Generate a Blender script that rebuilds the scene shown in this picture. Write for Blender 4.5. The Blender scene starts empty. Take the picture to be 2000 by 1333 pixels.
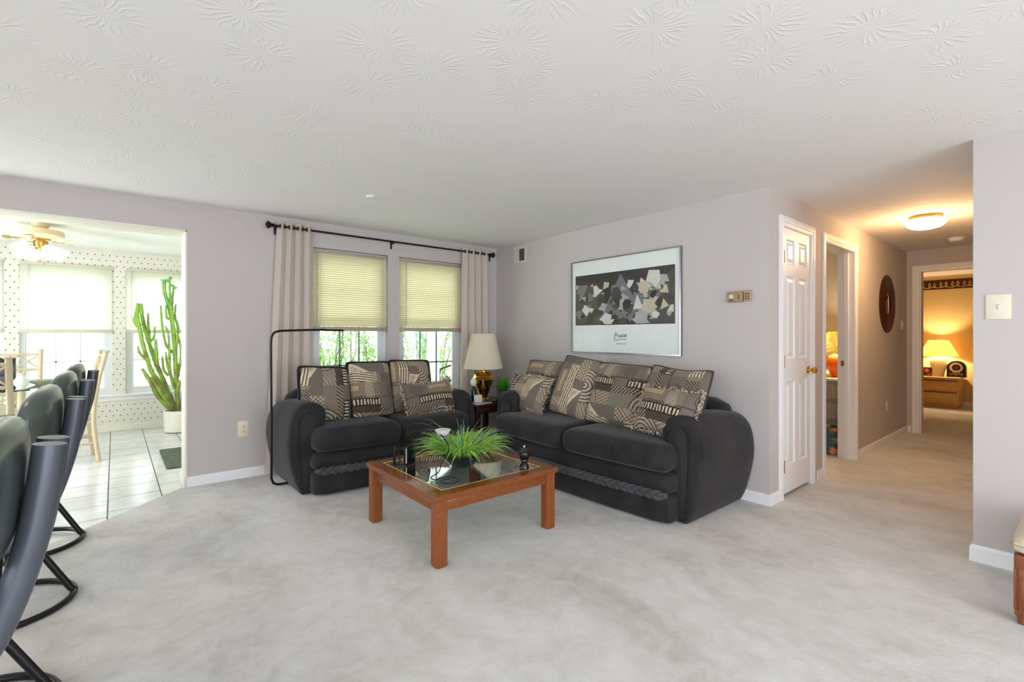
import bpy, bmesh, math, random
import numpy as np
from mathutils import Vector, Matrix

# ------------------------------------------------------------------ camera, world, daylight, exposure
SC = bpy.context.scene
COL = SC.collection
PI = math.pi
cam_d = bpy.data.cameras.new('camera')
cam_d.sensor_fit = 'HORIZONTAL'; cam_d.sensor_width = 36.0
cam_d.lens = 36.0 * 932.33 / 2000.0
cam_d.shift_y = -(666.5 - 656.1) / 2000.0
cam_d.clip_start = 0.02; cam_d.clip_end = 200
cam = bpy.data.objects.new('camera', cam_d); COL.objects.link(cam)
cam.location = (0, 0, 1.238)
cam.rotation_euler = (PI/2, 0, 0.876231 - PI/2)
SC.camera = cam

wd = bpy.data.worlds.new('sky'); SC.world = wd; wd.use_nodes = True
bg = wd.node_tree.nodes['Background']
bg.inputs['Color'].default_value = (0.93, 0.97, 1.0, 1)
bg.inputs['Strength'].default_value = 4.2

def area(name, loc, rot, sx, sy, power, color=(1, 1, 1)):
    l = bpy.data.lights.new(name, 'AREA'); l.shape = 'RECTANGLE'; l.size = sx; l.size_y = sy
    l.energy = power; l.color = color
    o = bpy.data.objects.new(name, l); COL.objects.link(o); o.location = loc; o.rotation_euler = rot
    return o
# daylight outside the patio doors and windows behind the camera, and an added fill light left of the kitchen
area('daylight_patio', (0.6, -3.62, 1.15), (PI/2, 0, 0), 4.6, 2.1, 134, (0.86, 0.93, 1.0))
area('daylight_side', (-2.98, -0.6, 1.3), (PI/2, 0, -PI/2), 3.4, 1.7, 36, (0.84, 0.92, 1.0))
area('kitchen_fill', (-2.98, 5.42, 1.1), (PI/2, 0, -PI/2), 1.0, 1.9, 95, (0.94, 0.98, 1.0))

SC.view_settings.view_transform = 'Standard'
SC.view_settings.look = 'None'
SC.view_settings.gamma = 1.0
SC.view_settings.use_curve_mapping = False
SC.view_settings.exposure = 0.0
try:
    SC.cycles.use_denoising = True
    SC.cycles.max_bounces = 10; SC.cycles.diffuse_bounces = 5; SC.cycles.transparent_max_bounces = 24
    SC.cycles.sample_clamp_indirect = 8.0
except Exception:
    pass

# ------------------------------------------------------------------ helpers
H = 2.32
def lin(c):
    c = c / 255.0
    return c / 12.92 if c <= 0.04045 else ((c + 0.055) / 1.055) ** 2.4
def rgb(r, g, b): return (lin(r), lin(g), lin(b), 1.0)

class NT:
    """small node-tree helper: sockets in, sockets out"""
    def __init__(s, name):
        s.m = bpy.data.materials.new(name); s.m.use_nodes = True
        s.t = s.m.node_tree; s.n = s.t.nodes; s.n.clear()
        s.out = s.n.new('ShaderNodeOutputMaterial')
    def put(s, sock, v):
        if v is None: return
        if hasattr(v, 'is_output') or isinstance(v, bpy.types.NodeSocket): s.t.links.new(v, sock)
        else: sock.default_value = v
    def m_(s, op, a, b=None, c=None):
        n = s.n.new('ShaderNodeMath'); n.operation = op
        s.put(n.inputs[0], a); s.put(n.inputs[1], b)
        if c is not None: s.put(n.inputs[2], c)
        return n.outputs[0]
    def vm(s, op, a, b=None, scale=None):
        n = s.n.new('ShaderNodeVectorMath'); n.operation = op
        s.put(n.inputs[0], a); s.put(n.inputs[1], b)
        if scale is not None: s.put(n.inputs['Scale'], scale)
        return n.outputs['Vector'] if op not in ('LENGTH', 'DISTANCE', 'DOT_PRODUCT') else n.outputs['Value']
    def pos(s): return s.n.new('ShaderNodeNewGeometry').outputs['Position']
    def obj(s): return s.n.new('ShaderNodeTexCoord').outputs['Object']
    def xyz(s, v):
        n = s.n.new('ShaderNodeSeparateXYZ'); s.put(n.inputs[0], v); return n.outputs
    def comb(s, x, y, z):
        n = s.n.new('ShaderNodeCombineXYZ'); s.put(n.inputs[0], x); s.put(n.inputs[1], y); s.put(n.inputs[2], z); return n.outputs[0]
    def noise(s, v, scale, detail=3, rough=0.5, dist=0.0):
        n = s.n.new('ShaderNodeTexNoise'); s.put(n.inputs['Vector'], v); n.inputs['Scale'].default_value = scale
        n.inputs['Detail'].default_value = detail; n.inputs['Roughness'].default_value = rough
        n.inputs['Distortion'].default_value = dist
        return n.outputs[0]
    def ramp(s, f, stops):
        n = s.n.new('ShaderNodeValToRGB'); s.put(n.inputs[0], f); e = n.color_ramp.elements
        while len(e) < len(stops): e.new(0.5)
        for k, (p, c) in enumerate(stops): e[k].position = p; e[k].color = c
        return n.outputs[0]
    def mix(s, f, a, b):
        n = s.n.new('ShaderNodeMix'); n.data_type = 'RGBA'; s.put(n.inputs[0], f); s.put(n.inputs[6], a); s.put(n.inputs[7], b)
        return n.outputs[2]
    def bump(s, h, strength=0.2, dist=0.01):
        n = s.n.new('ShaderNodeBump'); s.put(n.inputs['Height'], h); n.inputs['Strength'].default_value = strength
        n.inputs['Distance'].default_value = dist; return n.outputs[0]
    def bsdf(s, color, rough=0.5, metal=0.0, normal=None, spec=0.5, **kw):
        n = s.n.new('ShaderNodeBsdfPrincipled'); s.put(n.inputs['Base Color'], color); s.put(n.inputs['Roughness'], rough)
        s.put(n.inputs['Metallic'], metal); n.inputs['Specular IOR Level'].default_value = spec
        if normal is not None: s.t.links.new(normal, n.inputs['Normal'])
        for k, v in kw.items(): s.put(n.inputs[k], v)
        return n.outputs[0]
    def shader(s, typ, **kw):
        n = s.n.new(typ)
        for k, v in kw.items(): s.put(n.inputs[k.replace('_', ' ')], v)
        return n.outputs[0]
    def mixs(s, f, a, b):
        n = s.n.new('ShaderNodeMixShader'); s.put(n.inputs[0], f); s.t.links.new(a, n.inputs[1]); s.t.links.new(b, n.inputs[2]); return n.outputs[0]
    def done(s, sh):
        s.t.links.new(sh, s.out.inputs['Surface']); return s.m

def plain(name, c, rough=0.5, metal=0.0, spec=0.5, var=0.06, vs=14.0, bump=0.0, bs=60.0, **kw):
    """one-colour surface with faint procedural mottling and optional fine bump"""
    t = NT(name); p = t.obj()
    f = t.noise(p, vs, 3)
    c0 = tuple(max(0, x * (1 - var)) for x in c[:3]) + (1,); c1 = tuple(min(1, x * (1 + var)) for x in c[:3]) + (1,)
    col = t.mix(f, c0, c1)
    nrm = t.bump(t.noise(p, bs, 2), bump, 0.01) if bump else None
    return t.done(t.bsdf(col, rough, metal, nrm, spec, **kw))

def emit(name, c, strength, base=None):
    t = NT(name)
    return t.done(t.bsdf(base or c, 0.4, 0, None, 0.4, **{'Emission Color': c, 'Emission Strength': strength}))

class MB:
    """collects shapes and links them as ONE mesh object"""
    def __init__(s): s.v = []; s.f = []; s.mi = []; s.col = None
    def add(s, vs, fs, mi=0):
        o = len(s.v); s.v += [tuple(p) for p in vs]; s.f += [tuple(i + o for i in f) for f in fs]; s.mi += [mi] * len(fs); return s
    def bm(s, b, mi=0, mat=None):
        b.verts.index_update()
        vs = [(mat @ v.co if mat else v.co) for v in b.verts]
        s.add(vs, [[v.index for v in f.verts] for f in b.faces], mi); b.free(); return s
    def box(s, x0, x1, y0, y1, z0, z1, bev=0.0, mi=0, seg=2, mat=None):
        b = bmesh.new(); bmesh.ops.create_cube(b, size=1)
        for v in b.verts:
            v.co = Vector(((x0 + x1) / 2 + v.co.x * (x1 - x0), (y0 + y1) / 2 + v.co.y * (y1 - y0), (z0 + z1) / 2 + v.co.z * (z1 - z0)))
        if bev: bmesh.ops.bevel(b, geom=list(b.edges), offset=bev, segments=seg, profile=0.5, affect='EDGES', clamp_overlap=True)
        return s.bm(b, mi, mat)
    def beam(s, a, b_, w, h, bev=0.0, mi=0):
        a = Vector(a); b_ = Vector(b_); d = b_ - a; L = d.length
        q = d.to_track_quat('Z', 'Y').to_matrix().to_4x4(); q.translation = a
        return s.box(-w/2, w/2, -h/2, h/2, 0, L, bev, mi, 2, q)
    def lathe(s, prof, c=(0, 0, 0), n=24, mi=0, caps=True, sx=1.0, sy=1.0, mat=None, a0=0.0):
        vs = []; fs = []
        for (r, z) in prof:
            for k in range(n):
                a = a0 + 2 * PI * k / n; vs.append((c[0] + r * sx * math.cos(a), c[1] + r * sy * math.sin(a), c[2] + z))
        for i in range(len(prof) - 1):
            for k in range(n):
                k2 = (k + 1) % n; fs.append((i*n+k, i*n+k2, (i+1)*n+k2, (i+1)*n+k))
        if caps:
            fs.append(tuple(range(n - 1, -1, -1))); fs.append(tuple((len(prof)-1)*n + k for k in range(n)))
        if mat: vs = [mat @ Vector(v) for v in vs]
        return s.add(vs, fs, mi)
    def tube(s, path, r, n=8, mi=0, closed=False, ridge=0, sq=1.0):
        P = [Vector(p) for p in path]; N = len(P)
        R = r if isinstance(r, (list, tuple)) else [r] * N
        T = []
        for i in range(N):
            a = P[i-1] if (i or closed) else P[i]; b = P[(i+1) % N] if (i < N-1 or closed) else P[i]
            t = (b - a); T.append(t.normalized() if t.length > 1e-9 else Vector((0, 0, 1)))
        up = Vector((0, 0, 1)) if abs(T[0].z) < 0.9 else Vector((1, 0, 0))
        nrm = (up - T[0] * up.dot(T[0])).normalized()
        vs = []; fs = []
        for i in range(N):
            if i: nrm = (nrm - T[i] * nrm.dot(T[i])); nrm = nrm.normalized() if nrm.length > 1e-9 else Vector((1, 0, 0))
            bn = T[i].cross(nrm)
            for k in range(n):
                a = 2 * PI * k / n; rr = R[i]
                if ridge: rr *= 1.0 if k % 2 == 0 else ridge
                vs.append(P[i] + nrm * math.cos(a) * rr * sq + bn * math.sin(a) * rr)
        M = N if closed else N - 1
        for i in range(M):
            j = (i + 1) % N
            for k in range(n):
                k2 = (k + 1) % n; fs.append((i*n+k, i*n+k2, j*n+k2, j*n+k))
        if not closed:
            fs.append(tuple(range(n - 1, -1, -1))); fs.append(tuple((N-1)*n + k for k in range(n)))
        return s.add(vs, fs, mi)
    def prism(s, poly, d, mi=0, mat=None):
        """poly: list of (a,b) extruded over d=(d0,d1) along third axis; plane chosen by mat (default a->x, b->z, d->y)"""
        n = len(poly); vs = [(a, d[0], b) for a, b in poly] + [(a, d[1], b) for a, b in poly]
        fs = [tuple(range(n)), tuple(range(2*n - 1, n - 1, -1))] + [(i, i + n, (i+1) % n + n, (i+1) % n) for i in range(n)]
        if mat: vs = [mat @ Vector(v) for v in vs]
        return s.add(vs, fs, mi)
    def grid(s, fn, nu, nv, mi=0):
        vs = [fn(i / nu, j / nv) for j in range(nv + 1) for i in range(nu + 1)]
        w = nu + 1
        fs = [(j*w+i, j*w+i+1, (j+1)*w+i+1, (j+1)*w+i) for j in range(nv) for i in range(nu)]
        return s.add(vs, fs, mi)
    def rbox(s, c, size, r, n=10, deform=None, mi=0):
        """soft upholstery block: a cube pushed onto a rounded box, then deformed"""
        b = bmesh.new(); bmesh.ops.create_cube(b, size=2)
        bmesh.ops.subdivide_edges(b, edges=list(b.edges), cuts=n, use_grid_fill=True)
        hx, hy, hz = [q / 2 for q in size]; r = min(r, hx * .99, hy * .99, hz * .99)
        for v in b.verts:
            p = v.co.copy()
            def sp(t, h):  # spend most of the divisions on the rounded edge
                return t * h
            q = Vector((sp(p.x, hx), sp(p.y, hy), sp(p.z, hz)))
            inn = Vector((max(-hx + r, min(hx - r, q.x)), max(-hy + r, min(hy - r, q.y)), max(-hz + r, min(hz - r, q.z))))
            d = q - inn
            if d.length > 1e-9: q = inn + d.normalized() * r
            if deform: q = Vector(deform(q.x, q.y, q.z, hx, hy, hz))
            v.co = q + Vector(c)
        return s.bm(b, mi)
    def xf(s, mat):
        s.v = [tuple(mat @ Vector(p)) for p in s.v]; return s
    def build(s, name, mats, parent=None, smooth=40, local=False, weld=False):
        me = bpy.data.meshes.new(name); vs = s.v
        if parent is not None and not local:
            o = parent
            off = Vector((0, 0, 0))
            while o is not None: off += o.location; o = o.parent
            vs = [(p[0] - off.x, p[1] - off.y, p[2] - off.z) for p in vs]
        me.from_pydata(vs, [], s.f)
        if not isinstance(mats, (list, tuple)): mats = [mats]
        for m in mats: me.materials.append(m)
        if len(mats) > 1: me.polygons.foreach_set('material_index', s.mi)
        b = bmesh.new(); b.from_mesh(me)
        if weld: bmesh.ops.remove_doubles(b, verts=b.verts, dist=1e-5)
        bmesh.ops.recalc_face_normals(b, faces=b.faces); b.to_mesh(me); b.free()
        if smooth is not None:
            me.polygons.foreach_set('use_smooth', [True] * len(me.polygons))
            me.set_sharp_from_angle(angle=math.radians(smooth))
        me.update()
        ob = bpy.data.objects.new(name, me); COL.objects.link(ob)
        if parent is not None: ob.parent = parent
        return ob

def frame_mb(axis, d0, d1, u0, u1, z0, z1, w, mb=None):
    """mitred picture-frame ring; w = width or (left, right, bottom, top)"""
    mb = mb or MB(); wl, wr, wb, wt = w if isinstance(w, tuple) else (w,) * 4
    o = [(u0, z0), (u1, z0), (u1, z1), (u0, z1)]; i = [(u0 + wl, z0 + wb), (u1 - wr, z0 + wb), (u1 - wr, z1 - wt), (u0 + wl, z1 - wt)]
    pt = (lambda u, d, z: (u, d, z)) if axis == 'y' else ((lambda u, d, z: (d, u, z)) if axis == 'x' else (lambda u, d, z: (u, z, d)))
    vs = [pt(u, d, z) for d in (d0, d1) for u, z in o + i]; fs = []
    for k in range(4):
        l = (k + 1) % 4
        fs += [(k, l, 4 + l, 4 + k), (8 + k, 8 + l, 12 + l, 12 + k), (k, l, 8 + l, 8 + k), (4 + k, 4 + l, 12 + l, 12 + k)]
    return mb.add(vs, fs)

def tag(o, label=None, cat=None, group=None, kind=None):
    if label: o['label'] = label
    if cat: o['category'] = cat
    if group: o['group'] = group
    if kind: o['kind'] = kind
    return o
def thing(name, label, cat, loc=(0, 0, 0), rz=0.0, group=None):
    o = bpy.data.objects.new(name, None); COL.objects.link(o); o.location = loc; o.rotation_euler = (0, 0, rz)
    o.empty_display_size = 0.1
    return tag(o, label, cat, group)
def struct(name, mb, mats, smooth=30):
    return tag(mb.build(name, mats, None, smooth), kind='structure')
def dup(root, loc, rz, label=None, group=None):
    r = root.copy(); COL.objects.link(r); r.location = loc; r.rotation_euler = (0, 0, rz)
    if label: r['label'] = label
    if group: r['group'] = group
    for ch in list(root.children):
        c = ch.copy(); COL.objects.link(c); c.parent = r
        for g in list(ch.children):
            d = g.copy(); COL.objects.link(d); d.parent = c
    return r
def smoothpath(pts, per=6, closed=False):
    """Catmull-Rom through points"""
    P = [Vector(p) for p in pts]; n = len(P); out = []
    rng = n if closed else n - 1
    for i in range(rng):
        p0 = P[i-1] if (i > 0 or closed) else P[0]; p1 = P[i]; p2 = P[(i+1) % n]; p3 = P[(i+2) % n] if (i + 2 < n or closed) else P[-1]
        for k in range(per):
            t = k / per
            out.append(0.5 * ((2*p1) + (p2 - p0)*t + (2*p0 - 5*p1 + 4*p2 - p3)*t*t + (3*p1 - p0 - 3*p2 + p3)*t**3))
    if not closed: out.append(P[-1])
    return out
def wall_mb(axis, plane, thick, u0, u1, z0, z1, holes=(), mb=None, mi=0):
    """a wall slab in the plane axis=plane..plane+thick with rectangular holes (u0,u1,z0,z1); only real faces are made"""
    mb = mb or MB()
    us = sorted({u0, u1, *[h[0] for h in holes], *[h[1] for h in holes]}); us = [u for u in us if u0 <= u <= u1]
    zs = sorted({z0, z1, *[h[2] for h in holes], *[h[3] for h in holes]}); zs = [z for z in zs if z0 <= z <= z1]
    solid = lambda i, j: 0 <= i < len(us)-1 and 0 <= j < len(zs)-1 and not any(h[0]-1e-6 <= us[i] and us[i+1] <= h[1]+1e-6 and h[2]-1e-6 <= zs[j] and zs[j+1] <= h[3]+1e-6 for h in holes)
    pt = (lambda u, d, z: (u, d, z)) if axis == 'y' else (lambda u, d, z: (d, u, z))
    a, b = plane, plane + thick
    for i in range(len(us)-1):
        for j in range(len(zs)-1):
            if not solid(i, j): continue
            U0, U1, Z0, Z1 = us[i], us[i+1], zs[j], zs[j+1]
            for d in (a, b): mb.add([pt(U0, d, Z0), pt(U1, d, Z0), pt(U1, d, Z1), pt(U0, d, Z1)], [(0, 1, 2, 3)], mi)
            if not solid(i-1, j): mb.add([pt(U0, a, Z0), pt(U0, b, Z0), pt(U0, b, Z1), pt(U0, a, Z1)], [(0, 1, 2, 3)], mi)
            if not solid(i+1, j): mb.add([pt(U1, a, Z0), pt(U1, b, Z0), pt(U1, b, Z1), pt(U1, a, Z1)], [(0, 1, 2, 3)], mi)
            if not solid(i, j-1): mb.add([pt(U0, a, Z0), pt(U1, a, Z0), pt(U1, b, Z0), pt(U0, b, Z0)], [(0, 1, 2, 3)], mi)
            if not solid(i, j+1): mb.add([pt(U0, a, Z1), pt(U1, a, Z1), pt(U1, b, Z1), pt(U0, b, Z1)], [(0, 1, 2, 3)], mi)
    return mb

# ------------------------------------------------------------------ materials
def mat_wall(name, c):
    t = NT(name); p = t.pos(); f = t.noise(p, 1.3, 2)
    col = t.mix(f, tuple(x * .97 for x in c[:3]) + (1,), tuple(min(1, x * 1.03) for x in c[:3]) + (1,))
    return t.done(t.bsdf(col, 0.75, 0, t.bump(t.noise(p, 160, 2), 0.05, 0.003), 0.25))
M_wall = mat_wall('wall_paint', rgb(194, 188, 186))
M_hallwall = M_wall
M_bedwall = mat_wall('bedroom_paint', rgb(216, 188, 130))
M_roomwall = mat_wall('side_room_paint', rgb(214, 203, 186))
M_cream = plain('cream_paint', rgb(232, 229, 214), 0.5, var=.02)
M_trim = plain('white_trim', rgb(238, 238, 240), 0.35, var=.02, vs=4)
M_white = plain('white_plastic', rgb(240, 240, 238), 0.35, var=.02)
M_ivory = plain('ivory_plastic', rgb(228, 214, 188), 0.4, var=.02)

def mat_ceiling():
    t = NT('stomped_ceiling'); p = t.pos(); x, y, z = t.xyz(p)
    q = t.comb(t.m_('ADD', x, t.m_('MULTIPLY', t.noise(p, 3, 1), .05)), y, 0.0)
    heights = None
    for sc, off in ((3.1, 0.0),):
        qq = t.vm('ADD', q, (off, off * 1.7, 0))
        v = t.n.new('ShaderNodeTexVoronoi'); v.voronoi_dimensions = '2D'; t.put(v.inputs['Vector'], qq); v.inputs['Scale'].default_value = sc
        v.inputs['Randomness'].default_value = 0.75
        d = t.vm('SUBTRACT', qq, v.outputs['Position']); dx, dy, dz = t.xyz(d)
        ang = t.m_('ARCTAN2', dy, dx)
        r = t.vm('LENGTH', t.comb(dx, dy, 0.0))
        rays = t.m_('SINE', t.m_('ADD', t.m_('MULTIPLY', ang, 23), t.m_('MULTIPLY', t.noise(qq, 16, 3), 16)))
        rays = t.m_('MAXIMUM', rays, 0.0)
        mask = t.m_('SUBTRACT', 1.0, t.m_('MINIMUM', t.m_('MULTIPLY', t.m_('ABSOLUTE', t.m_('SUBTRACT', r, .085)), 13), 1.0))
        h = t.m_('MULTIPLY', rays, mask)
        heights = h if heights is None else t.m_('MAXIMUM', heights, h)
    hh = t.m_('ADD', heights, t.m_('MULTIPLY', t.noise(p, 70, 2), .15))
    return t.done(t.bsdf(rgb(236, 234, 232), 0.85, 0, t.bump(hh, 0.34, 0.004), 0.2))
M_ceil = mat_ceiling()
M_kceil = plain('kitchen_ceiling', rgb(244, 244, 242), 0.85, var=.01)

def mat_carpet():
    t = NT('carpet_pile'); p = t.pos()
    pl = t.vm('MULTIPLY', p, (1.0, 0.6, 1.0))
    big = t.noise(pl, 1.7, 6, .62, .6); mid = t.noise(p, 9, 4, .6, .8); fine = t.noise(p, 260, 2)
    f = t.m_('ADD', t.m_('ADD', t.m_('MULTIPLY', big, .62), t.m_('MULTIPLY', mid, .28)), t.m_('MULTIPLY', fine, .10))
    col = t.ramp(f, [(.32, rgb(170, 165, 160)), (.47, rgb(200, 198, 195)), (.58, rgb(213, 212, 211)), (.72, rgb(225, 225, 225))])
    b = t.m_('ADD', t.m_('MULTIPLY', fine, .6), t.m_('MULTIPLY', t.noise(p, 22, 4, .6, 1.0), .9))
    return t.done(t.bsdf(col, 0.95, 0, t.bump(b, 0.35, 0.012), 0.08, **{'Sheen Weight': .25}))
M_carpet = mat_carpet()

def mat_tile():
    t = NT('glazed_floor_tile'); p = t.pos(); x, y, z = t.xyz(p)
    col_i = t.m_('FLOOR', t.m_('DIVIDE', t.m_('ADD', x, .037), .321))
    yy = t.m_('ADD', t.m_('SUBTRACT', y, 4.413), t.m_('MULTIPLY', t.m_('MODULO', t.m_('ABSOLUTE', col_i), 2.0), .13))
    fx = t.m_('ABSOLUTE', t.m_('SUBTRACT', t.m_('FRACT', t.m_('ADD', t.m_('DIVIDE', t.m_('ADD', x, .037), .321), .5)), .5))
    fy = t.m_('ABSOLUTE', t.m_('SUBTRACT', t.m_('FRACT', t.m_('ADD', t.m_('DIVIDE', yy, .333), .5)), .5))
    g = t.m_('MINIMUM', t.m_('MULTIPLY', fx, .321), t.m_('MULTIPLY', fy, .333))
    grout = t.m_('LESS_THAN', g, .0038)
    tone = t.ramp(t.noise(t.vm('MULTIPLY', p, (2, 2.6, 1)), 4, 4), [(.3, rgb(212, 213, 213)), (.7, rgb(226, 228, 230))])
    col = t.mix(grout, tone, rgb(92, 92, 96))
    rough = t.m_('ADD', t.m_('MULTIPLY', grout, .5), t.m_('ADD', .13, t.m_('MULTIPLY', t.noise(p, 14, 3), .18)))
    h = t.m_('ADD', t.m_('MULTIPLY', t.m_('SUBTRACT', 1.0, grout), 1.0), t.m_('MULTIPLY', t.noise(p, 30, 3), .25))
    return t.done(t.bsdf(col, rough, 0, t.bump(h, .25, .003), .5))
M_tile = mat_tile()

def mat_dots():
    t = NT('dotted_wallpaper'); p = t.pos(); x, y, z = t.xyz(p); u = t.m_('ADD', x, y)
    def lattice(ou, oz):
        a = t.m_('MULTIPLY', t.m_('SUBTRACT', t.m_('FRACT', t.m_('DIVIDE', t.m_('ADD', u, ou), .0715)), .5), .0715)
        b = t.m_('MULTIPLY', t.m_('SUBTRACT', t.m_('FRACT', t.m_('DIVIDE', t.m_('ADD', z, oz), .1336)), .5), .1336)
        return t.m_('ADD', t.m_('ABSOLUTE', a), t.m_('ABSOLUTE', b))
    d = t.m_('MINIMUM', lattice(0, 0), lattice(.03575, .0668))
    base = t.mix(t.noise(p, 55, 2), rgb(222, 219, 208), rgb(232, 229, 219))
    return t.done(t.bsdf(t.mix(t.m_('LESS_THAN', d, .0082), base, rgb(40, 38, 40)), .6, 0, None, .3))
M_dots = mat_dots()

def mat_glass(name, tint=(1, 1, 1, 1), rough=0.0, ior=1.5, boost=1.0):
    t = NT(name)
    tr = t.shader('ShaderNodeBsdfTransparent', Color=tint); gl = t.shader('ShaderNodeBsdfGlossy', Color=(1, 1, 1, 1), Roughness=rough)
    g = t.n.new('ShaderNodeNewGeometry'); c = t.m_('ABSOLUTE', t.vm('DOT_PRODUCT', g.outputs['Incoming'], g.outputs['Normal']))
    f0 = ((ior - 1) / (ior + 1)) ** 2
    f = t.m_('ADD', f0, t.m_('MULTIPLY', 1 - f0, t.m_('POWER', t.m_('SUBTRACT', 1.0, c), 5.0)))   # Schlick, same from both faces
    return t.done(t.mixs(t.m_('MINIMUM', t.m_('MULTIPLY', f, boost), 1.0), tr, gl))
M_pane = mat_glass('window_glass', (.97, 1.0, .985, 1))
M_tableglass = mat_glass('tabletop_glass', (.78, .86, .82, 1), 0.0, 1.5, 1.8)
M_posterglass = mat_glass('poster_glazing', (1, 1, 1, 1), 0.01, 1.45, 1.0)

def translucent(name, c, ct, mixf=.5, rough=.8, alpha=0.0, bump=None):
    t = NT(name); p = t.obj(); n = None
    if bump: n = t.bump(t.noise(t.vm('MULTIPLY', p, (1, 1, .25)), bump, 2), .15, .003)
    a = t.bsdf(c, rough, 0, n, .2)
    b = t.shader('ShaderNodeBsdfTranslucent', Color=ct)
    s = t.mixs(mixf, a, b)
    if alpha: s = t.mixs(alpha, s, t.shader('ShaderNodeBsdfTransparent', Color=(1, 1, 1, 1)))
    return t.done(s)
M_slat = translucent('cream_slat', rgb(232, 226, 200), rgb(226, 217, 172), .38, .5)
M_kslat = translucent('white_slat', rgb(240, 240, 232), rgb(245, 245, 235), .6, .5)
M_headrail = plain('blind_rail', rgb(172, 158, 140), .4)
M_khead = plain('white_blind_rail', rgb(206, 200, 178), .4)
M_curtain = translucent('sheer_curtain', rgb(220, 209, 200), rgb(226, 220, 212), .22, .85, .04, 60)
M_bronze = plain('dark_bronze', rgb(52, 40, 34), .35, .85)
M_blackmetal = plain('black_metal', rgb(24, 24, 26), .38, .4)
M_brass = plain('polished_brass', rgb(226, 176, 84), .12, 1.0, var=.03)
M_dullbrass = plain('brass_hardware', rgb(190, 152, 84), .28, 1.0)
M_steel = plain('brushed_steel', rgb(190, 190, 190), .3, 1.0)
M_vinyl = plain('window_vinyl', rgb(222, 226, 228), .4, var=.02)
M_kgrille = plain('kitchen_grille', rgb(214, 222, 224), .4, var=.02)
M_muntin = plain('window_grille', rgb(120, 140, 148), .4, var=.02)  # the backlit grille's bluish shade is put into its colour

def mat_fabric(name, c0, c1, scale=420):
    t = NT(name); p = t.obj(); w = t.noise(p, scale, 3, .7); b = t.noise(p, 5, 6, .65)
    col = t.ramp(t.m_('ADD', t.m_('MULTIPLY', w, .5), t.m_('MULTIPLY', b, .5)), [(.30, c0), (.70, c1)])
    n = t.bump(t.m_('ADD', t.m_('MULTIPLY', w, .5), t.m_('MULTIPLY', t.noise(p, 11, 3), 1.5)), .22, .006)
    return t.done(t.bsdf(col, .85, 0, n, .2, **{'Sheen Weight': .2, 'Sheen Roughness': .4, 'Sheen Tint': (.8, .78, .8, 1)}))
M_sofa = mat_fabric('black_sofa_fabric', rgb(16, 16, 18), rgb(58, 56, 57))
M_welt = mat_fabric('black_welt', rgb(24, 23, 26), rgb(40, 39, 42))
M_braid = mat_fabric('braid_fabric', rgb(50, 50, 54), rgb(88, 88, 92))

def mat_wood(name, c0, c1, scale=7, rough=.35, axis=(1, 1, 9), wear=None):
    t = NT(name); p = t.obj()
    q = t.vm('MULTIPLY', p, axis)
    f = t.noise(q, scale, 5, .6, 1.2)
    col = t.ramp(f, [(.3, c0), (.7, c1)])
    if wear: col = t.mix(t.m_('GREATER_THAN', t.noise(p, 38, 3), .735), col, wear)
    return t.done(t.bsdf(col, rough, 0, t.bump(f, .05, .004), .5))
M_wood = mat_wood('cherry_wood', rgb(106, 55, 20), rgb(150, 82, 34), 22, .28, (7, 7, .6), rgb(196, 144, 98))
M_woodh = mat_wood('cherry_wood_rail', rgb(104, 54, 20), rgb(146, 80, 32), 22, .2, (2.0, 2.0, 7))
M_oak = mat_wood('oak_veneer', rgb(222, 160, 78), rgb(238, 188, 104), 5, .4, (8, 1.0, 8))
M_darkwood = mat_wood('dark_stained_wood', rgb(38, 20, 16), rgb(70, 36, 26), 6, .3, (1, 1, 5))
M_carved = mat_wood('carved_walnut', rgb(98, 52, 26), rgb(150, 86, 44), 8, .35, (7, 7, 1))

# ------------------------------------------------------------------ the setting
XA, XB, YA, YC, XD, YH = 0.455, 3.657, 4.693, 1.468, 7.829, 0.395
T = 0.14
# floors: carpet runs through to the bedrooms, cut on a diagonal at the tiles
def slab(poly, z, mat, name, th=.02):
    n = len(poly); mb = MB()
    mb.add([(x, y, z) for x, y in poly] + [(x, y, z - th) for x, y in poly],
           [tuple(range(n)), tuple(range(2*n-1, n-1, -1))] + [(i, (i+1) % n, (i+1) % n + n, i + n) for i in range(n)])
    return struct(name, mb, mat, None)
slab([(-2.9, -3.5), (12.0, -3.5), (12.0, 4.8), (.52, 4.8), (.455, 4.742), (-.289, 3.943), (-.72, 3.48), (-2.9, 3.48)], 0, M_carpet, 'floor')
slab([(-2.9, 3.48), (-.72, 3.48), (-.289, 3.943), (.455, 4.742), (.52, 4.8), (1.1, 4.8), (1.1, 8.1), (-2.9, 8.1)], -.006, M_tile, 'floor_kitchen')
struct('ceiling', MB().box(-2.9, 12.0, -3.5, YA + T, H, H + .1), M_ceil)
struct('ceiling_kitchen', MB().box(-2.9, 1.1, YA + T, 8.2, H + .012, H + .1), M_kceil)

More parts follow.
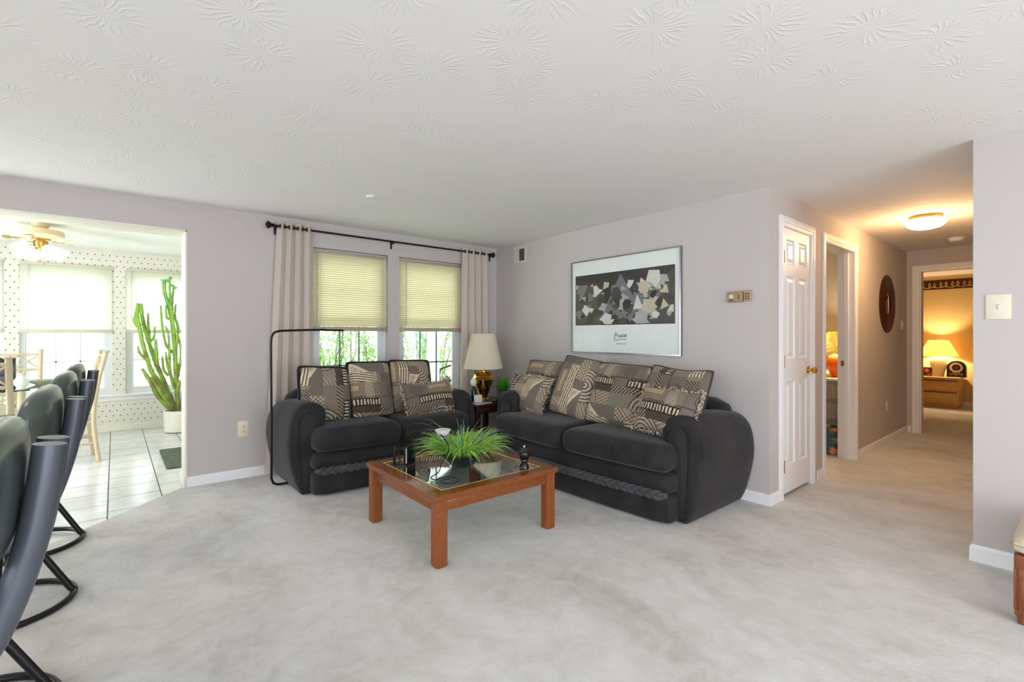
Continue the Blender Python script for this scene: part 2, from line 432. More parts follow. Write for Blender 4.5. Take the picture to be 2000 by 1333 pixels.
W1 = (1.452, 2.214, .40, 2.082); W2 = (2.341, 3.142, .40, 2.082)
struct('wall_back', wall_mb('y', YA, T, -2.9, XB + T, 0, H, [(-2.4, XA, -1, 2.097), W1, W2]), M_wall)
struct('wall_right', wall_mb('x', XB, T, YC + T, YA, 0, H), M_wall)
HD1 = (3.886, 4.488, -1, 2.085); HD2 = (4.806, 5.672, -1, 2.085)
struct('wall_hall_left', wall_mb('y', YC, T, XB, XD, 0, H, [HD1, HD2]), M_wall)
struct('wall_hall_end', wall_mb('x', XD, .12, YH - T, 3.3, 0, H, [(.52, 1.338, -1, 2.06)]), M_wall)
struct('wall_hall_right', wall_mb('y', YH - T, T, XB - .02 + T, XD, 0, H), M_wall)
struct('wall_partition', wall_mb('x', XB - .02, T, -3.5, YH, 0, H), M_wall)
struct('wall_front', wall_mb('y', -3.5, T, -2.9, XB + T, 0, H, [(-1.6, .2, .02, 2.06), (.9, 2.7, .02, 2.06)]), M_wall)
struct('wall_left', wall_mb('x', -2.9, T, -3.36, 8.2, 0, H, [(-2.2, 1.0, .5, 2.08), (4.98, 5.9, .05, 2.1)]), M_wall)  # the kitchen opening is added to let the fill light in
# kitchen nook
KA = (-.865, -.018, .475, 2.085); KB = (.113, .945, .475, 2.085); K0 = (-1.95, -.992, .475, 2.085); YK = 8.053
struct('wall_kitchen_back', wall_mb('y', YK, T, -2.9, 1.2, 0, H + .02, [KA, KB, K0]), M_dots)
struct('wall_kitchen_right', wall_mb('x', 1.06, T, YA + T, YK, 0, H + .02), M_dots)
# bedroom behind the end door, and the side room behind the open doorway
struct('wall_bedroom_back', wall_mb('x', 11.45, T, -1.6, 3.3, 0, H), M_bedwall)
struct('wall_bedroom_left', wall_mb('y', 3.3, T, XD, 11.6, 0, H), M_bedwall)
struct('wall_bedroom_right', wall_mb('y', -1.6, T, XD, 11.6, 0, H), M_bedwall)
struct('wall_bedroom_near', wall_mb('x', XD + .12, .012, -1.5, 3.2, 0, H, [(.50, 1.36, -1, 2.08)]), M_bedwall)
struct('wall_room_right', wall_mb('x', 6.50, T, YC + T, 4.8, 0, H), M_roomwall)
struct('wall_room_left', wall_mb('x', 4.62, .1, YC + T, 4.8, 0, H), M_roomwall)
struct('wall_room_back', wall_mb('y', 4.66, T, 4.6, 6.64, 0, H), M_roomwall)
# closet behind door 1
struct('wall_closet', wall_mb('y', 2.2, .1, XB + T, 4.62, 0, H), M_wall)

# cream liner round the kitchen opening
mb = MB()
mb.box(-2.4, XA + .002, YA - .002, YA + .284, 2.085, 2.099, .002)
mb.box(XA - .012, XA + .002, YA - .002, YA + .284, 0, 2.099, .002)
struct('trim_1', mb, M_cream)
# thickening wall behind the opening (the opening is a deep one)
struct('wall_opening', wall_mb('y', YA + T, .14, -2.9, 1.06, 0, H, [(-2.9, XA, -1, 2.099)]), M_dots)

def baseboard(name, pts, h=.082, t=.012, mat=None):
    """pts: wall-foot polyline; the board stands on its left side"""
    mb = MB()
    for (x0, y0), (x1, y1) in zip(pts[:-1], pts[1:]):
        d = Vector((x1 - x0, y1 - y0)); L = d.length; d /= L; n = Vector((-d.y, d.x))
        M = Matrix(((d.x, n.x, 0, x0), (d.y, n.y, 0, y0), (0, 0, 1, 0), (0, 0, 0, 1)))
        poly = [(0, 0), (t, 0), (t, h - .016), (t * .45, h), (0, h)]
        vs = [(M @ Vector((e, a, b))) for e in (-.0, L) for a, b in poly]
        k = len(poly)
        mb.add(vs, [tuple(range(k)), tuple(range(2*k-1, k-1, -1))] + [(i, (i+1) % k, (i+1) % k + k, i + k) for i in range(k)])
    return struct(name, mb, mat or M_trim, 20)
baseboard('baseboard_back', [(XB, YA), (XA - .0005, YA)])
baseboard('baseboard_opening', [(XA - .012, YA - .0125), (XA - .012, YA + .28)], mat=M_cream)
baseboard('baseboard_right', [(XB, YC), (XB, YA - .012)])
baseboard('baseboard_hall', [(3.824, YC), (XB - .0125, YC)])
baseboard('baseboard_hall_pier', [(4.748, YC), (4.612, YC)])
baseboard('baseboard_hall_left', [(XD, YC), (5.793, YC)])
baseboard('baseboard_hall_end', [(XD, 1.425), (XD, YC - .0125)])
baseboard('baseboard_partition', [(XB - .02, -3.3), (XB - .02, YH)], .09, .014)
baseboard('baseboard_partition_end', [(XB - .034, YH), (XB + .2, YH)], .09, .014)
baseboard('baseboard_kitchen', [(1.06, YK), (-2.7, YK)], mat=M_cream)
baseboard('baseboard_bedroom', [(11.45, -1.5), (11.45, 3.3)])

# casings: moulded boards round the doors
def casing(name, axis, plane, sgn, u0, u1, ztop, w=.06, t=.018, foot=0.0):
    """face trim on plane, thickness towards sgn"""
    mb = MB()
    prof = [(0, .0), (0, t * .55), (w * .28, t * .6), (w * .34, t * .95), (w * .8, t), (w, t * .8), (w, 0)]  # a: away from the opening, b: out of wall
    def run(p, q, inward):
        p = Vector(p); q = Vector(q); d = (q - p)
        vs = []
        for e, cut in ((p, 1), (q, 1)):
            for a, b in prof: vs.append((e, a, b))
        return vs
    def P(u, o, z): return (u, plane + sgn * o, z) if axis == 'y' else (plane + sgn * o, u, z)
    k = len(prof)
    for side, u in ((-1, u0), (1, u1)):
        vs = [P(u + side * a, b, foot) for a, b in prof] + [P(u + side * a, b, ztop + a) for a, b in prof]
        mb.add(vs, [tuple(range(k)), tuple(range(2*k-1, k-1, -1))] + [(i, (i+1) % k, (i+1) % k + k, i + k) for i in range(k)])
    vs = [P(u0 - a, b, ztop + a) for a, b in prof] + [P(u1 + a, b, ztop + a) for a, b in prof]
    mb.add(vs, [tuple(range(k)), tuple(range(2*k-1, k-1, -1))] + [(i, (i+1) % k, (i+1) % k + k, i + k) for i in range(k)])
    return mb
mb = casing('', 'y', YC, -1, HD1[0] + .008, HD1[1] - .008, HD1[3] - .006, .068)
mb.box(HD1[0], HD1[0] + .014, YC - .004, YC + T, 0, HD1[3]).box(HD1[1] - .014, HD1[1], YC - .004, YC + T, 0, HD1[3]).box(HD1[0], HD1[1], YC - .004, YC + T, HD1[3] - .014, HD1[3])
struct('trim_2', mb, M_trim, 20)
mb = casing('', 'y', YC, -1, HD2[0] + .006, HD2[1] - .006, HD2[3] - .006, .062)
mb.box(HD2[0], HD2[0] + .016, YC - .004, YC + T + .004, 0, HD2[3]).box(HD2[1] - .016, HD2[1], YC - .004, YC + T + .004, 0, HD2[3]).box(HD2[0], HD2[1], YC - .004, YC + T + .004, HD2[3] - .016, HD2[3])
mb.box(HD2[1] - .028, HD2[1] - .016, YC + .05, YC + .085, 0, HD2[3] - .016)   # door stop
mb.box(HD2[0] + .016, HD2[0] + .028, YC + .05, YC + .085, 0, HD2[3] - .016)
struct('trim_3', mb, M_trim, 20)
mb = casing('', 'x', XD, -1, .526, 1.342, 2.052, .07)
mb.box(XD - .004, XD + .124, 1.324, 1.338, 0, 2.06).box(XD - .004, XD + .124, .52, .534, 0, 2.06).box(XD - .004, XD + .124, .52, 1.338, 2.046, 2.06)
struct('trim_4', mb, M_trim, 20)
# strike plate in the open doorway's jamb
tag(MB().box(5.6535, 5.656, YC + .055, YC + .115, .93, .985, .002).build('strike_plate', M_dullbrass), 'brass strike plate on the jamb of the open doorway beside the orange lamp', 'strike plate')

# door 1: six-panel closet door with brass knob and three hinges
def panel_door(name, x0, x1, z0, z1, y, panels, th=.035):
    mb = MB(); F = lambda u, d, z: (u, y + d, z)
    us = sorted({x0, x1, *[p[0] for p in panels], *[p[1] for p in panels]}); zs = sorted({z0, z1, *[p[2] for p in panels], *[p[3] for p in panels]})
    for i in range(len(us)-1):
        for j in range(len(zs)-1):
            cx, cz = (us[i]+us[i+1])/2, (zs[j]+zs[j+1])/2
            if any(p[0] < cx < p[1] and p[2] < cz < p[3] for p in panels): continue
            mb.add([F(us[i], 0, zs[j]), F(us[i+1], 0, zs[j]), F(us[i+1], 0, zs[j+1]), F(us[i], 0, zs[j+1])], [(0, 1, 2, 3)])
    for (a, b, c, d) in panels:
        rings = [(0, 0), (.012, .011), (.022, .011), (.045, .002)]
        vs = []
        for ins, dep in rings: vs += [F(a+ins, dep, c+ins), F(b-ins, dep, c+ins), F(b-ins, dep, d-ins), F(a+ins, dep, d-ins)]
        fs = [(4*r+k, 4*r+(k+1) % 4, 4*(r+1)+(k+1) % 4, 4*(r+1)+k) for r in range(3) for k in range(4)] + [(12, 13, 14, 15)]
        mb.add(vs, fs)
    mb.add([F(x0, 0, z0), F(x1, 0, z0), F(x1, 0, z1), F(x0, 0, z1), F(x0, th, z0), F(x1, th, z0), F(x1, th, z1), F(x0, th, z1)],
           [(4, 5, 6, 7), (0, 1, 5, 4), (1, 2, 6, 5), (2, 3, 7, 6), (3, 0, 4, 7)])
    return mb
dx0, dx1 = 3.902, 4.472
cols = ((dx0 + .075, dx0 + .245), (dx0 + .325, dx0 + .495))
pan = [(a, b, c, d) for a, b in cols for c, d in ((.235, .885), (1.06, 1.70), (1.79, 1.985))]
dr = tag(panel_door('door_1', dx0, dx1, .025, 2.068, YC + .004, pan).build('door_1', M_trim, None, 15), kind='structure')
mb = MB(); mb.lathe([(.031, 0), (.031, .006), (.012, .010), (.011, .03), (.02, .036), (.028, .048), (.026, .062), (.012, .070), (.001, .071)], (0, 0, 0), 20)
mb.xf(Matrix.Translation((dx1 - .055, YC + .004, .955)) @ Matrix.Rotation(PI/2, 4, 'X'))
mb.build('door_knob', M_brass, dr)
for z in (.24, 1.04, 1.84):
    MB().box(dx0 + .002, dx0 + .030, YC + .001, YC + .006, z - .045, z + .045, .001).tube([(dx0 + .002, YC - .006, z - .047), (dx0 + .002, YC - .006, z + .047)], .0075, 8).build('hinge', M_dullbrass, dr)

# ------------------------------------------------------------------ windows, blinds, curtains
def window(n, x0, x1, z0, z1, y, rail_z, cols_lo=3, rows_lo=2, fw=.045, sash=.04, mun=None):
    """double-hung vinyl window set in the wall opening; y is the room-side face of the frame"""
    fr = MB()
    frame_mb('y', y, y + .075, x0, x1, z0, z1, fw, fr)
    w = tag(fr.build('window_%d' % n, M_vinyl), kind='structure')
    for nm, a, b, yy in (('lower_sash', z0 + fw, rail_z + .02, y + .012), ('upper_sash', rail_z - .02, z1 - fw, y + .042)):
        s = MB(); X0, X1 = x0 + fw, x1 - fw
        frame_mb('y', yy, yy + .028, X0, X1, a, b, sash, s)
        so = s.build(nm, M_vinyl, w)
        g = MB(); gx0, gx1, ga, gb = X0 + sash, X1 - sash, a + sash, b - sash
        for k in range(1, cols_lo): gx = gx0 + (gx1 - gx0) * k / cols_lo; g.box(gx - .008, gx + .008, yy + .009, yy + .017, ga, gb)
        for k in range(1, rows_lo): gz = ga + (gb - ga) * k / rows_lo; g.box(gx0, gx1, yy + .009, yy + .017, gz - .008, gz + .008)
        g.build('grille', mun or M_muntin, so)
        MB().box(gx0 - .005, gx1 + .005, yy + .011, yy + .0145, ga - .005, gb + .005).build('pane', M_pane, so)
        if nm == 'lower_sash':
            MB().box((X0+X1)/2 - .03, (X0+X1)/2 + .03, yy - .012, yy + .004, b - .012, b + .006, .003).build('latch', M_vinyl, so)
    return w
window(1, *W1[:2], W1[2], W1[3], YA + .062, 1.41)
window(2, *W2[:2], W2[2], W2[3], YA + .062, 1.41)
window(3, *KA[:2], KA[2], KA[3], YK + .05, 1.29, mun=M_kgrille)
window(4, *KB[:2], KB[2], KB[3], YK + .05, 1.29, mun=M_kgrille)
window(5, *K0[:2], K0[2], K0[3], YK + .05, 1.29, mun=M_kgrille)
# sills: plain drywall sill in the living room, a long white stool with apron in the kitchen
struct('trim_5', MB().box(W1[0], W1[1], YA, YA + .066, W1[2] - .012, W1[2] + .006, .003).box(W2[0], W2[1], YA, YA + .066, W2[2] - .012, W2[2] + .006, .003), M_trim)
struct('trim_6', MB().box(-2.2, 1.06, YK - .055, YK + .05, .455, .478, .004).box(-2.2, 1.06, YK - .018, YK, .395, .455, .003), M_trim)

def blind(label, x0, x1, ztop, zbot, y, slat_m, rail_m, group, wand=0.12, pitch=.0215, tilt=-60, name='window_blind'):
    t = thing(name, label, 'blind', ((x0 + x1)/2, y, zbot), 0, group)
    MB().box(x0, x1, y - .014, y + .016, ztop - .028, ztop, .003).build('headrail', rail_m, t)
    mb = MB(); n = int((ztop - .034 - zbot - .03) / pitch); a = math.radians(tilt); ca, sa = math.cos(a), math.sin(a)
    for k in range(n):
        z = ztop - .040 - k * pitch
        pts = [(-.0135, 0.0), (-.0045, .0028), (.0045, .0028), (.0135, 0.0)]
        vs = []
        for x in (x0 + .004, x1 - .004):
            for d, c in pts: vs.append((x, y + d * ca - c * sa, z + d * sa + c * ca))
        mb.add(vs, [(0, 1, 5, 4), (1, 2, 6, 5), (2, 3, 7, 6)])
    mb.build('slats', slat_m, t, 60)
    MB().box(x0 + .002, x1 - .002, y - .013, y + .013, zbot, zbot + .042, .004).build('bottom_rail', rail_m, t)
    for f in (.09, .91):
        xx = x0 + (x1 - x0) * f
        MB().tube([(xx, y - .0145, zbot + .02), (xx, y - .0145, ztop - .02)], .0009, 5).build('ladder_cord', rail_m, t)
    xx = x0 + (x1 - x0) * .94
    MB().tube([(xx, y - .017, ztop - .02), (xx, y - .017, zbot - .05)], .0012, 5).build('pull_cord', rail_m, t)
    xx = x0 + (x1 - x0) * wand
    MB().tube([(xx, y - .018, ztop - .03), (xx - .002, y - .02, zbot + .06)], .0035, 6).build('wand', M_headrail if rail_m is M_headrail else M_steel, t)
    return t
blind('cream mini blind lowered halfway in the left living room window behind the loveseat', W1[0] + .004, W1[1] - .004, 2.068, 1.285, YA + .032, M_slat, M_headrail, 'cream mini blinds', .05)
blind('cream mini blind lowered halfway in the window beside the brass lamp', W2[0] + .004, W2[1] - .004, 2.068, 1.285, YA + .032, M_slat, M_headrail, 'cream mini blinds', .11)
blind('white kitchen blind in the middle window, beneath the ceiling fan', KA[0] + .003, KA[1] - .003, 2.12, 1.275, YK - .02, M_kslat, M_khead, 'white kitchen blinds', .10)
blind('white kitchen blind in the window behind the tall cactus', KB[0] + .003, KB[1] - .003, 2.12, 1.275, YK - .02, M_kslat, M_khead, 'white kitchen blinds', .07)
blind('white kitchen blind cut off by the left edge of the photo', K0[0] + .003, K0[1] - .003, 2.12, 1.275, YK - .02, M_kslat, M_khead, 'white kitchen blinds', .1)

# curtain rod on brackets, and two grommet curtains hanging from it
YR = YA - .068; ZR = 2.222
rod = thing('curtain_rod', 'dark bronze curtain rod with finials across the top of the two living room windows', 'curtain rod', (1.05, YA, ZR))
MB().tube([(1.10, YR, ZR), (2.25, YR, ZR - .002), (3.50, YR, ZR)], .0095, 10).build('pole', M_bronze, rod)
fin = [(.010, 0), (.018, .004), (.018, .016), (.011, .022), (.022, .034), (.034, .05), (.034, .058), (.018, .072), (.002, .076)]
for x, s in ((1.10, -1), (3.50, 1)):
    m = MB().lathe(fin, (0, 0, 0), 8); m.xf(Matrix.Translation((x, YR, ZR)) @ Matrix.Rotation(s * PI/2, 4, 'Y')); m.build('finial', M_bronze, rod, 30)
for x in (1.115, 2.245, 3.545):
    MB().box(x - .010, x + .010, YA - .006, YA - .0005, ZR - .07, ZR + .005, .002).box(x - .006, x + .006, YR - .004, YA - .002, ZR - .022, ZR - .010, .002).tube(
        [(x, YR + .014 * math.cos(a), ZR + .014 * math.sin(a)) for a in [PI * k / 8 + PI for k in range(9)]], .004, 6).build('bracket', M_bronze, rod)

def curtain(label, xt0, xt1, xb0, xb1, folds, zt, zb, phase=0.0, amp_t=.028, amp_b=.030, grom=8, group=None, seed=1):
    rnd = random.Random(seed)
    t = thing('curtain', label, 'curtain', ((xb0 + xb1)/2, YR, 0), 0, group)
    ph = [rnd.uniform(-.35, .35) for _ in range(40)]
    def fn(u, v):
        w = u * folds * 2 * PI + phase
        x0 = xt0 + (xb0 - xt0) * v; x1 = xt1 + (xb1 - xt1) * v
        amp = amp_t + (amp_b - amp_t) * v
        z = zt + (zb - zt) * v
        x = x0 + (x1 - x0) * u + .012 * math.sin(2 * w + ph[3] * v * 4) * (.6 + .4 * v)
        y = YR + amp * math.sin(w + ph[int(u * folds)] * v * 1.2) + .008 * v * math.sin(5 * u + 7 * v)
        return (x, y, z)
    mb = MB().grid(fn, int(folds * 18), 40)
    mb.build('curtain_panel', M_curtain, t, 80)
    for k in range(int(folds * 2)):
        u = (k * PI - phase) / (folds * 2 * PI)
        if not 0.0 <= u <= 1.0: continue
        x = fn(u, 0)[0]
        m = MB().tube([(0, .019 * math.cos(a), .019 * math.sin(a)) for a in [2 * PI * q / 16 for q in range(16)]], .0045, 6, closed=True)
        m.xf(Matrix.Translation((x, YR, ZR))); m.build('grommet', M_bronze, t)
    return t
curtain('grey-beige sheer grommet curtain hanging left of the windows, behind the thin floor lamp', 1.118, 1.425, 1.02, 1.44, 4.0, 2.262, .02, 1.2, group='sheer grommet curtains', seed=3)
curtain('grey-beige sheer grommet curtain hanging in the corner behind the brass lamp', 3.10, 3.47, 3.07, 3.52, 4.0, 2.262, .02, .4, group='sheer grommet curtains', seed=8)

# ------------------------------------------------------------------ wall fittings
def outlet(label, c, face, w=.07, h=.114, mat=M_ivory, kind='outlet', name='wall_outlet'):
    """face: 'A' plate on a wall facing -y, 'P' on a wall facing -x"""
    t = thing(name, label, kind, (0, 0, 0))
    M = Matrix.Translation(c) @ (Matrix.Identity(4) if face == 'A' else Matrix.Rotation(-PI/2, 4, 'Z'))
    MB().box(-w/2, w/2, -.006, 0, -h/2, h/2, .0025).xf(M).build('cover_plate', mat, t)
    if kind == 'outlet':
        for dz in (-.02, .02):
            m = MB().lathe([(.0165, 0), (.0165, .003), (.015, .004)], (0, 0, 0), 16, sy=.85); m.xf(M @ Matrix.Translation((0, -.005, dz)) @ Matrix.Rotation(PI/2, 4, 'X'))
            s = m.build('socket', mat, t)
            MB().box(-.0075, -.0052, -.0105, -.009, dz + .0005, dz + .009).box(.0052, .0075, -.0105, -.009, dz + .0005, dz + .009).lathe([(.0024, 0), (.0024, .001)], (0, 0, 0), 8, mat=Matrix.Translation((0, -.009, dz - .007)) @ Matrix.Rotation(PI/2, 4, 'X')).xf(M).build('slots', M_blackmetal, s)
    else:
        MB().box(-.006, .006, -.0075, -.005, -.0125, .0125, .001).xf(M).build('toggle_slot', M_steel, t)
        MB().box(-.0045, .0045, -.016, -.006, .0005, .0085, .0015).xf(M).build('toggle', mat, t)
        for dz in (-.034, .034): MB().lathe([(.003, 0), (.003, .001)], (0, 0, 0), 10, mat=Matrix.Translation((0, -.006, dz)) @ Matrix.Rotation(PI/2, 4, 'X')).xf(M).build('screw', M_steel, t)
    return t
outlet('ivory double outlet low on the wall between the kitchen opening and the loveseat', (.862, YA, .427), 'A', .085, .135)
outlet('pale outlet low on the hall wall beneath the round mirror', (6.866, YC, .425), 'A')
outlet('pale light switch on the hall wall beyond the round mirror', (7.565, YC, 1.375), 'A', kind='light switch', name='light_switch')
M_plate = plain('switch_ivory', rgb(224, 218, 196), .35, var=.02)
outlet('ivory light switch on the bright wall at the right end of the hallway opening', (XB - .02, .297, 1.393), 'P', .098, .135, M_plate, 'light switch', 'light_switch')

t = thing('thermostat', 'beige wall thermostat with a control panel, right of the framed poster', 'thermostat', (XB, 1.677, 1.535))
M_beigeplastic = plain('beige_plastic', rgb(158, 132, 104), .45)
MB().box(XB - .028, XB, 1.650, 1.766, 1.494, 1.574, .004).build('housing', M_beigeplastic, t)
MB().box(XB - .030, XB - .026, 1.718, 1.752, 1.524, 1.552, .001).build('display', plain('pale_display', rgb(214, 206, 176), .3), t)
MB().box(XB - .030, XB - .027, 1.716, 1.750, 1.505, 1.511).build('slider', M_blackmetal, t); MB().box(XB - .030, XB - .027, 1.676, 1.680, 1.515, 1.552).build('slider', M_blackmetal, t)
MB().box(XB - .022, XB, 1.590, 1.644, 1.498, 1.578, .003).build('control_panel', plain('tan_panel', rgb(178, 148, 112), .45), t)
m = MB()
for z in (1.516, 1.534, 1.552):
    for y in (1.606, 1.625): m.box(XB - .025, XB - .020, y - .006, y + .006, z - .005, z + .005, .001)
m.build('buttons', plain('brown_button', rgb(84, 58, 42), .4), t)

t = thing('air_vent', 'small white air vent with dark louvres high on the wall near the corner', 'air vent', (XB, 4.235, 2.19))
m = MB(); y0, y1, z0, z1 = 4.118, 4.352, 2.085, 2.285
frame_mb('x', XB - .008, XB - .0003, y0, y1, z0, z1, (.04, .10, .03, .03), m)
m.build('vent_frame', plain('vent_paint', rgb(206, 200, 196), .5), t)
m = MB().box(XB - .002, XB - .0005, y0 + .03, y1 - .09, z0 + .02, z1 - .02); m.build('dark_backing', M_blackmetal, t)
m = MB()
for k in range(9):
    z = z0 + .036 + k * .0158
    m.add([(XB - .007, y0 + .04, z), (XB - .007, y1 - .10, z), (XB - .003, y1 - .10, z + .011), (XB - .003, y0 + .04, z + .011)], [(0, 1, 2, 3)])
m.build('louvres', plain('olive_louvre', rgb(108, 102, 84), .5), t, None)

MB().lathe([(.036, 0), (.036, -.006), (.030, -.010), (.001, -.011)], (1.529, 3.55, H), 20).build('sprinkler_cap', M_white)
tag(bpy.data.objects['sprinkler_cap'], 'small round white sprinkler cap on the ceiling before the windows', 'sprinkler cap')

# framed poster; the print itself is a plain abstract of grey and white shapes
t = thing('framed_poster', 'large framed black and white abstract poster with a wide white border above the long sofa', 'poster', (XB, 2.78, 1.066))
y0, y1, z0, z1 = 2.159, 3.404, 1.066, 1.992
m = MB()
frame_mb('x', XB - .026, XB - .001, y0, y1, z0, z1, .012, m)
m.build('frame', plain('silver_frame', rgb(150, 150, 154), .25, .9), t)
MB().box(XB - .014, XB - .010, y0 + .01, y1 - .01, z0 + .01, z1 - .01).build('paper', plain('poster_paper', rgb(226, 232, 230), .6, var=.01), t)
def poly_layer(rnd, n):
    out = []
    for _ in range(n):
        cx = rnd.uniform(.03, .97); cy = rnd.uniform(.04, .80); k = rnd.randint(3, 6); a0 = rnd.uniform(0, 6.28)
        R = rnd.uniform(.03, .15); pts = []
        for i in range(k):
            a = a0 + 2 * PI * i / k + rnd.uniform(-.3, .3); r = R * rnd.uniform(.5, 1.15)
            pts.append((min(.99, max(.01, cx + r * .62 * math.cos(a))), min(.985, max(.015, cy + r * 1.25 * math.sin(a)))))
        out.append((pts, rnd.choice((0, 0, 1, 1, 2, 2, 3, 4, 4, 5))))
    return out
rnd = random.Random(41)
AY0, AY1, AZ0, AZ1 = 2.218, 3.352, 1.341, 1.845
PM = [plain('print_black', rgb(44, 42, 38), .6), plain('print_white', rgb(206, 206, 196), .6), plain('print_pale', rgb(166, 168, 166), .6), plain('print_grey', rgb(112, 114, 118), .6), plain('print_dark', rgb(70, 68, 60), .6), plain('print_ivory', rgb(190, 180, 156), .6)]
m = MB(); A = lambda a, b, e: (XB - .0145 - e, AY1 - a * (AY1 - AY0), AZ0 + b * (AZ1 - AZ0))
m.add([A(0, 0, 0), A(1, 0, 0), A(1, 1, 0), A(0, 1, 0)], [(0, 1, 2, 3)], 0)
layers = [([(.0, .0), (.3, .0), (.22, .75), (.0, .8)], 4), ([(.7, .02), (1, .02), (1, .95), (.78, .6)], 4), ([(.28, .1), (.5, .95), (.74, .12)], 3)] + poly_layer(rnd, 120)
for k, (pts, ci) in enumerate(layers):
    e = .00004 * (k + 1); c = (sum(p[0] for p in pts)/len(pts), sum(p[1] for p in pts)/len(pts))
    vs = [A(c[0], c[1], e)] + [A(a, b, e) for a, b in pts]; n = len(pts)
    m.add(vs, [(0, i + 1, (i + 1) % n + 1) for i in range(n)], ci)
m.build('abstract_print', PM, t, None)
# handwritten signature under the print and a thin caption line
sig = [[(0, -.9), (.25, 1.2), (.55, 1.5), (.75, 1.15), (.6, .7), (.2, .55)], [(.95, .2), (1.05, .75)], [(1.08, 1.12), (1.12, 1.2)], [(1.75, .75), (1.45, .7), (1.35, .35), (1.55, .1), (1.85, .2)],
       [(2.45, .65), (2.1, .65), (2.0, .2), (2.3, .1), (2.5, .6), (2.55, .1)], [(3.15, .85), (2.9, .8), (3.15, .35), (2.75, .05)], [(3.75, .9), (3.5, .85), (3.75, .4), (3.35, .1)],
       [(4.25, .75), (3.95, .5), (4.1, .15), (4.4, .35), (4.3, .8), (4.6, .95)], [(.3, -1.05), (2.2, -.55), (4.3, -.6)]]
m = MB(); sc = .031
for st in sig: m.tube([(XB - .0152, 2.855 - p.x * sc, 1.222 + p.y * sc) for p in smoothpath([(a, b, 0) for a, b in st], 5)], .0024, 5)
m.build('signature', PM[0], t)
m = MB(); rnd = random.Random(5); y = 2.83
for k in range(19):
    w = rnd.uniform(.0025, .005); m.box(XB - .0149, XB - .0142, y - w, y, 1.158, 1.158 + rnd.uniform(.005, .008)); y -= w + .002
m.build('caption', PM[3], t, None)
MB().add([(XB - .019, y0 + .012, z0 + .012), (XB - .019, y1 - .012, z0 + .012), (XB - .019, y1 - .012, z1 - .012), (XB - .019, y0 + .012, z1 - .012)], [(0, 1, 2, 3)]).build('glazing', M_posterglass, t, None)

# hallway: round mirror, ceiling lamp, smoke detector
t = thing('round_mirror', 'round bronze ring mirror with ribbed wide frame on the hall wall', 'mirror', (6.87, YC, 1.605))
MX = Matrix.Translation((6.87, YC, 1.605)) @ Matrix.Rotation(PI/2, 4, 'X')
prof = [(.335, 0), (.335, .008)]
for k in range(9): r = .328 - k * .023; prof += [(r, .012), (r - .013, .013), (r - .018, .008)]
prof += [(.122, .010), (.118, .0085)]
m = MB().lathe(prof, (0, 0, 0), 48, caps=False); m.xf(MX); m.build('ribbed_frame', plain('copper_bronze', rgb(84, 46, 26), .4, .6), t, 25)
m = MB().lathe([(.122, 0), (.122, .007), (.118, .008)], (0, 0, 0), 40); m.xf(MX); m.build('mirror_glass', plain('mirror_silver', rgb(225, 225, 225), .03, 1.0, var=0), t)

t = thing('ceiling_light', 'lit round flush ceiling light with brass rim in the hallway', 'ceiling light', (5.62, .92, H))
MB().lathe([(.118, 0), (.122, -.006), (.118, -.016), (.124, -.024), (.120, -.036), (.116, -.038)], (5.62, .92, H), 32).build('rim', M_dullbrass, t)
MB().lathe([(.118, -.030), (.142, -.044), (.148, -.060), (.138, -.082), (.108, -.104), (.06, -.117), (.002, -.121)], (5.62, .92, H), 32).build('glass_dome', emit('lit_dome', (1.0, .66, .30, 1), 19.0, rgb(250, 240, 215)), t)
def point(name, loc, power, color, r=.05, parent=None):
    l = bpy.data.lights.new(name, 'POINT'); l.energy = power; l.color = color; l.shadow_soft_size = r
    o = bpy.data.objects.new(name, l); COL.objects.link(o); o.location = loc
    if parent is not None: o.parent = parent; o.location = Vector(loc) - parent.location
    return o
WARM = (1.0, .70, .36)
lb = bpy.data.lights.new('bulb', 'POINT'); lb.shadow_soft_size = .05; lb.energy = 20; lb.color = (1.0, .58, .26)
lo = bpy.data.objects.new('bulb', lb); COL.objects.link(lo); lo.location = (0, 0, -.185); lo.parent = t
t = thing('smoke_detector', 'round white smoke detector on the hall ceiling beyond the ceiling light', 'smoke detector', (7.15, .91, H))
MB().lathe([(.072, 0), (.072, -.012), (.066, -.016)], (7.15, .91, H), 24).build('base', M_white, t)
MB().lathe([(.060, -.014), (.060, -.030), (.046, -.040), (.020, -.043), (.002, -.043)], (7.15, .91, H), 24).build('cover', M_white, t)

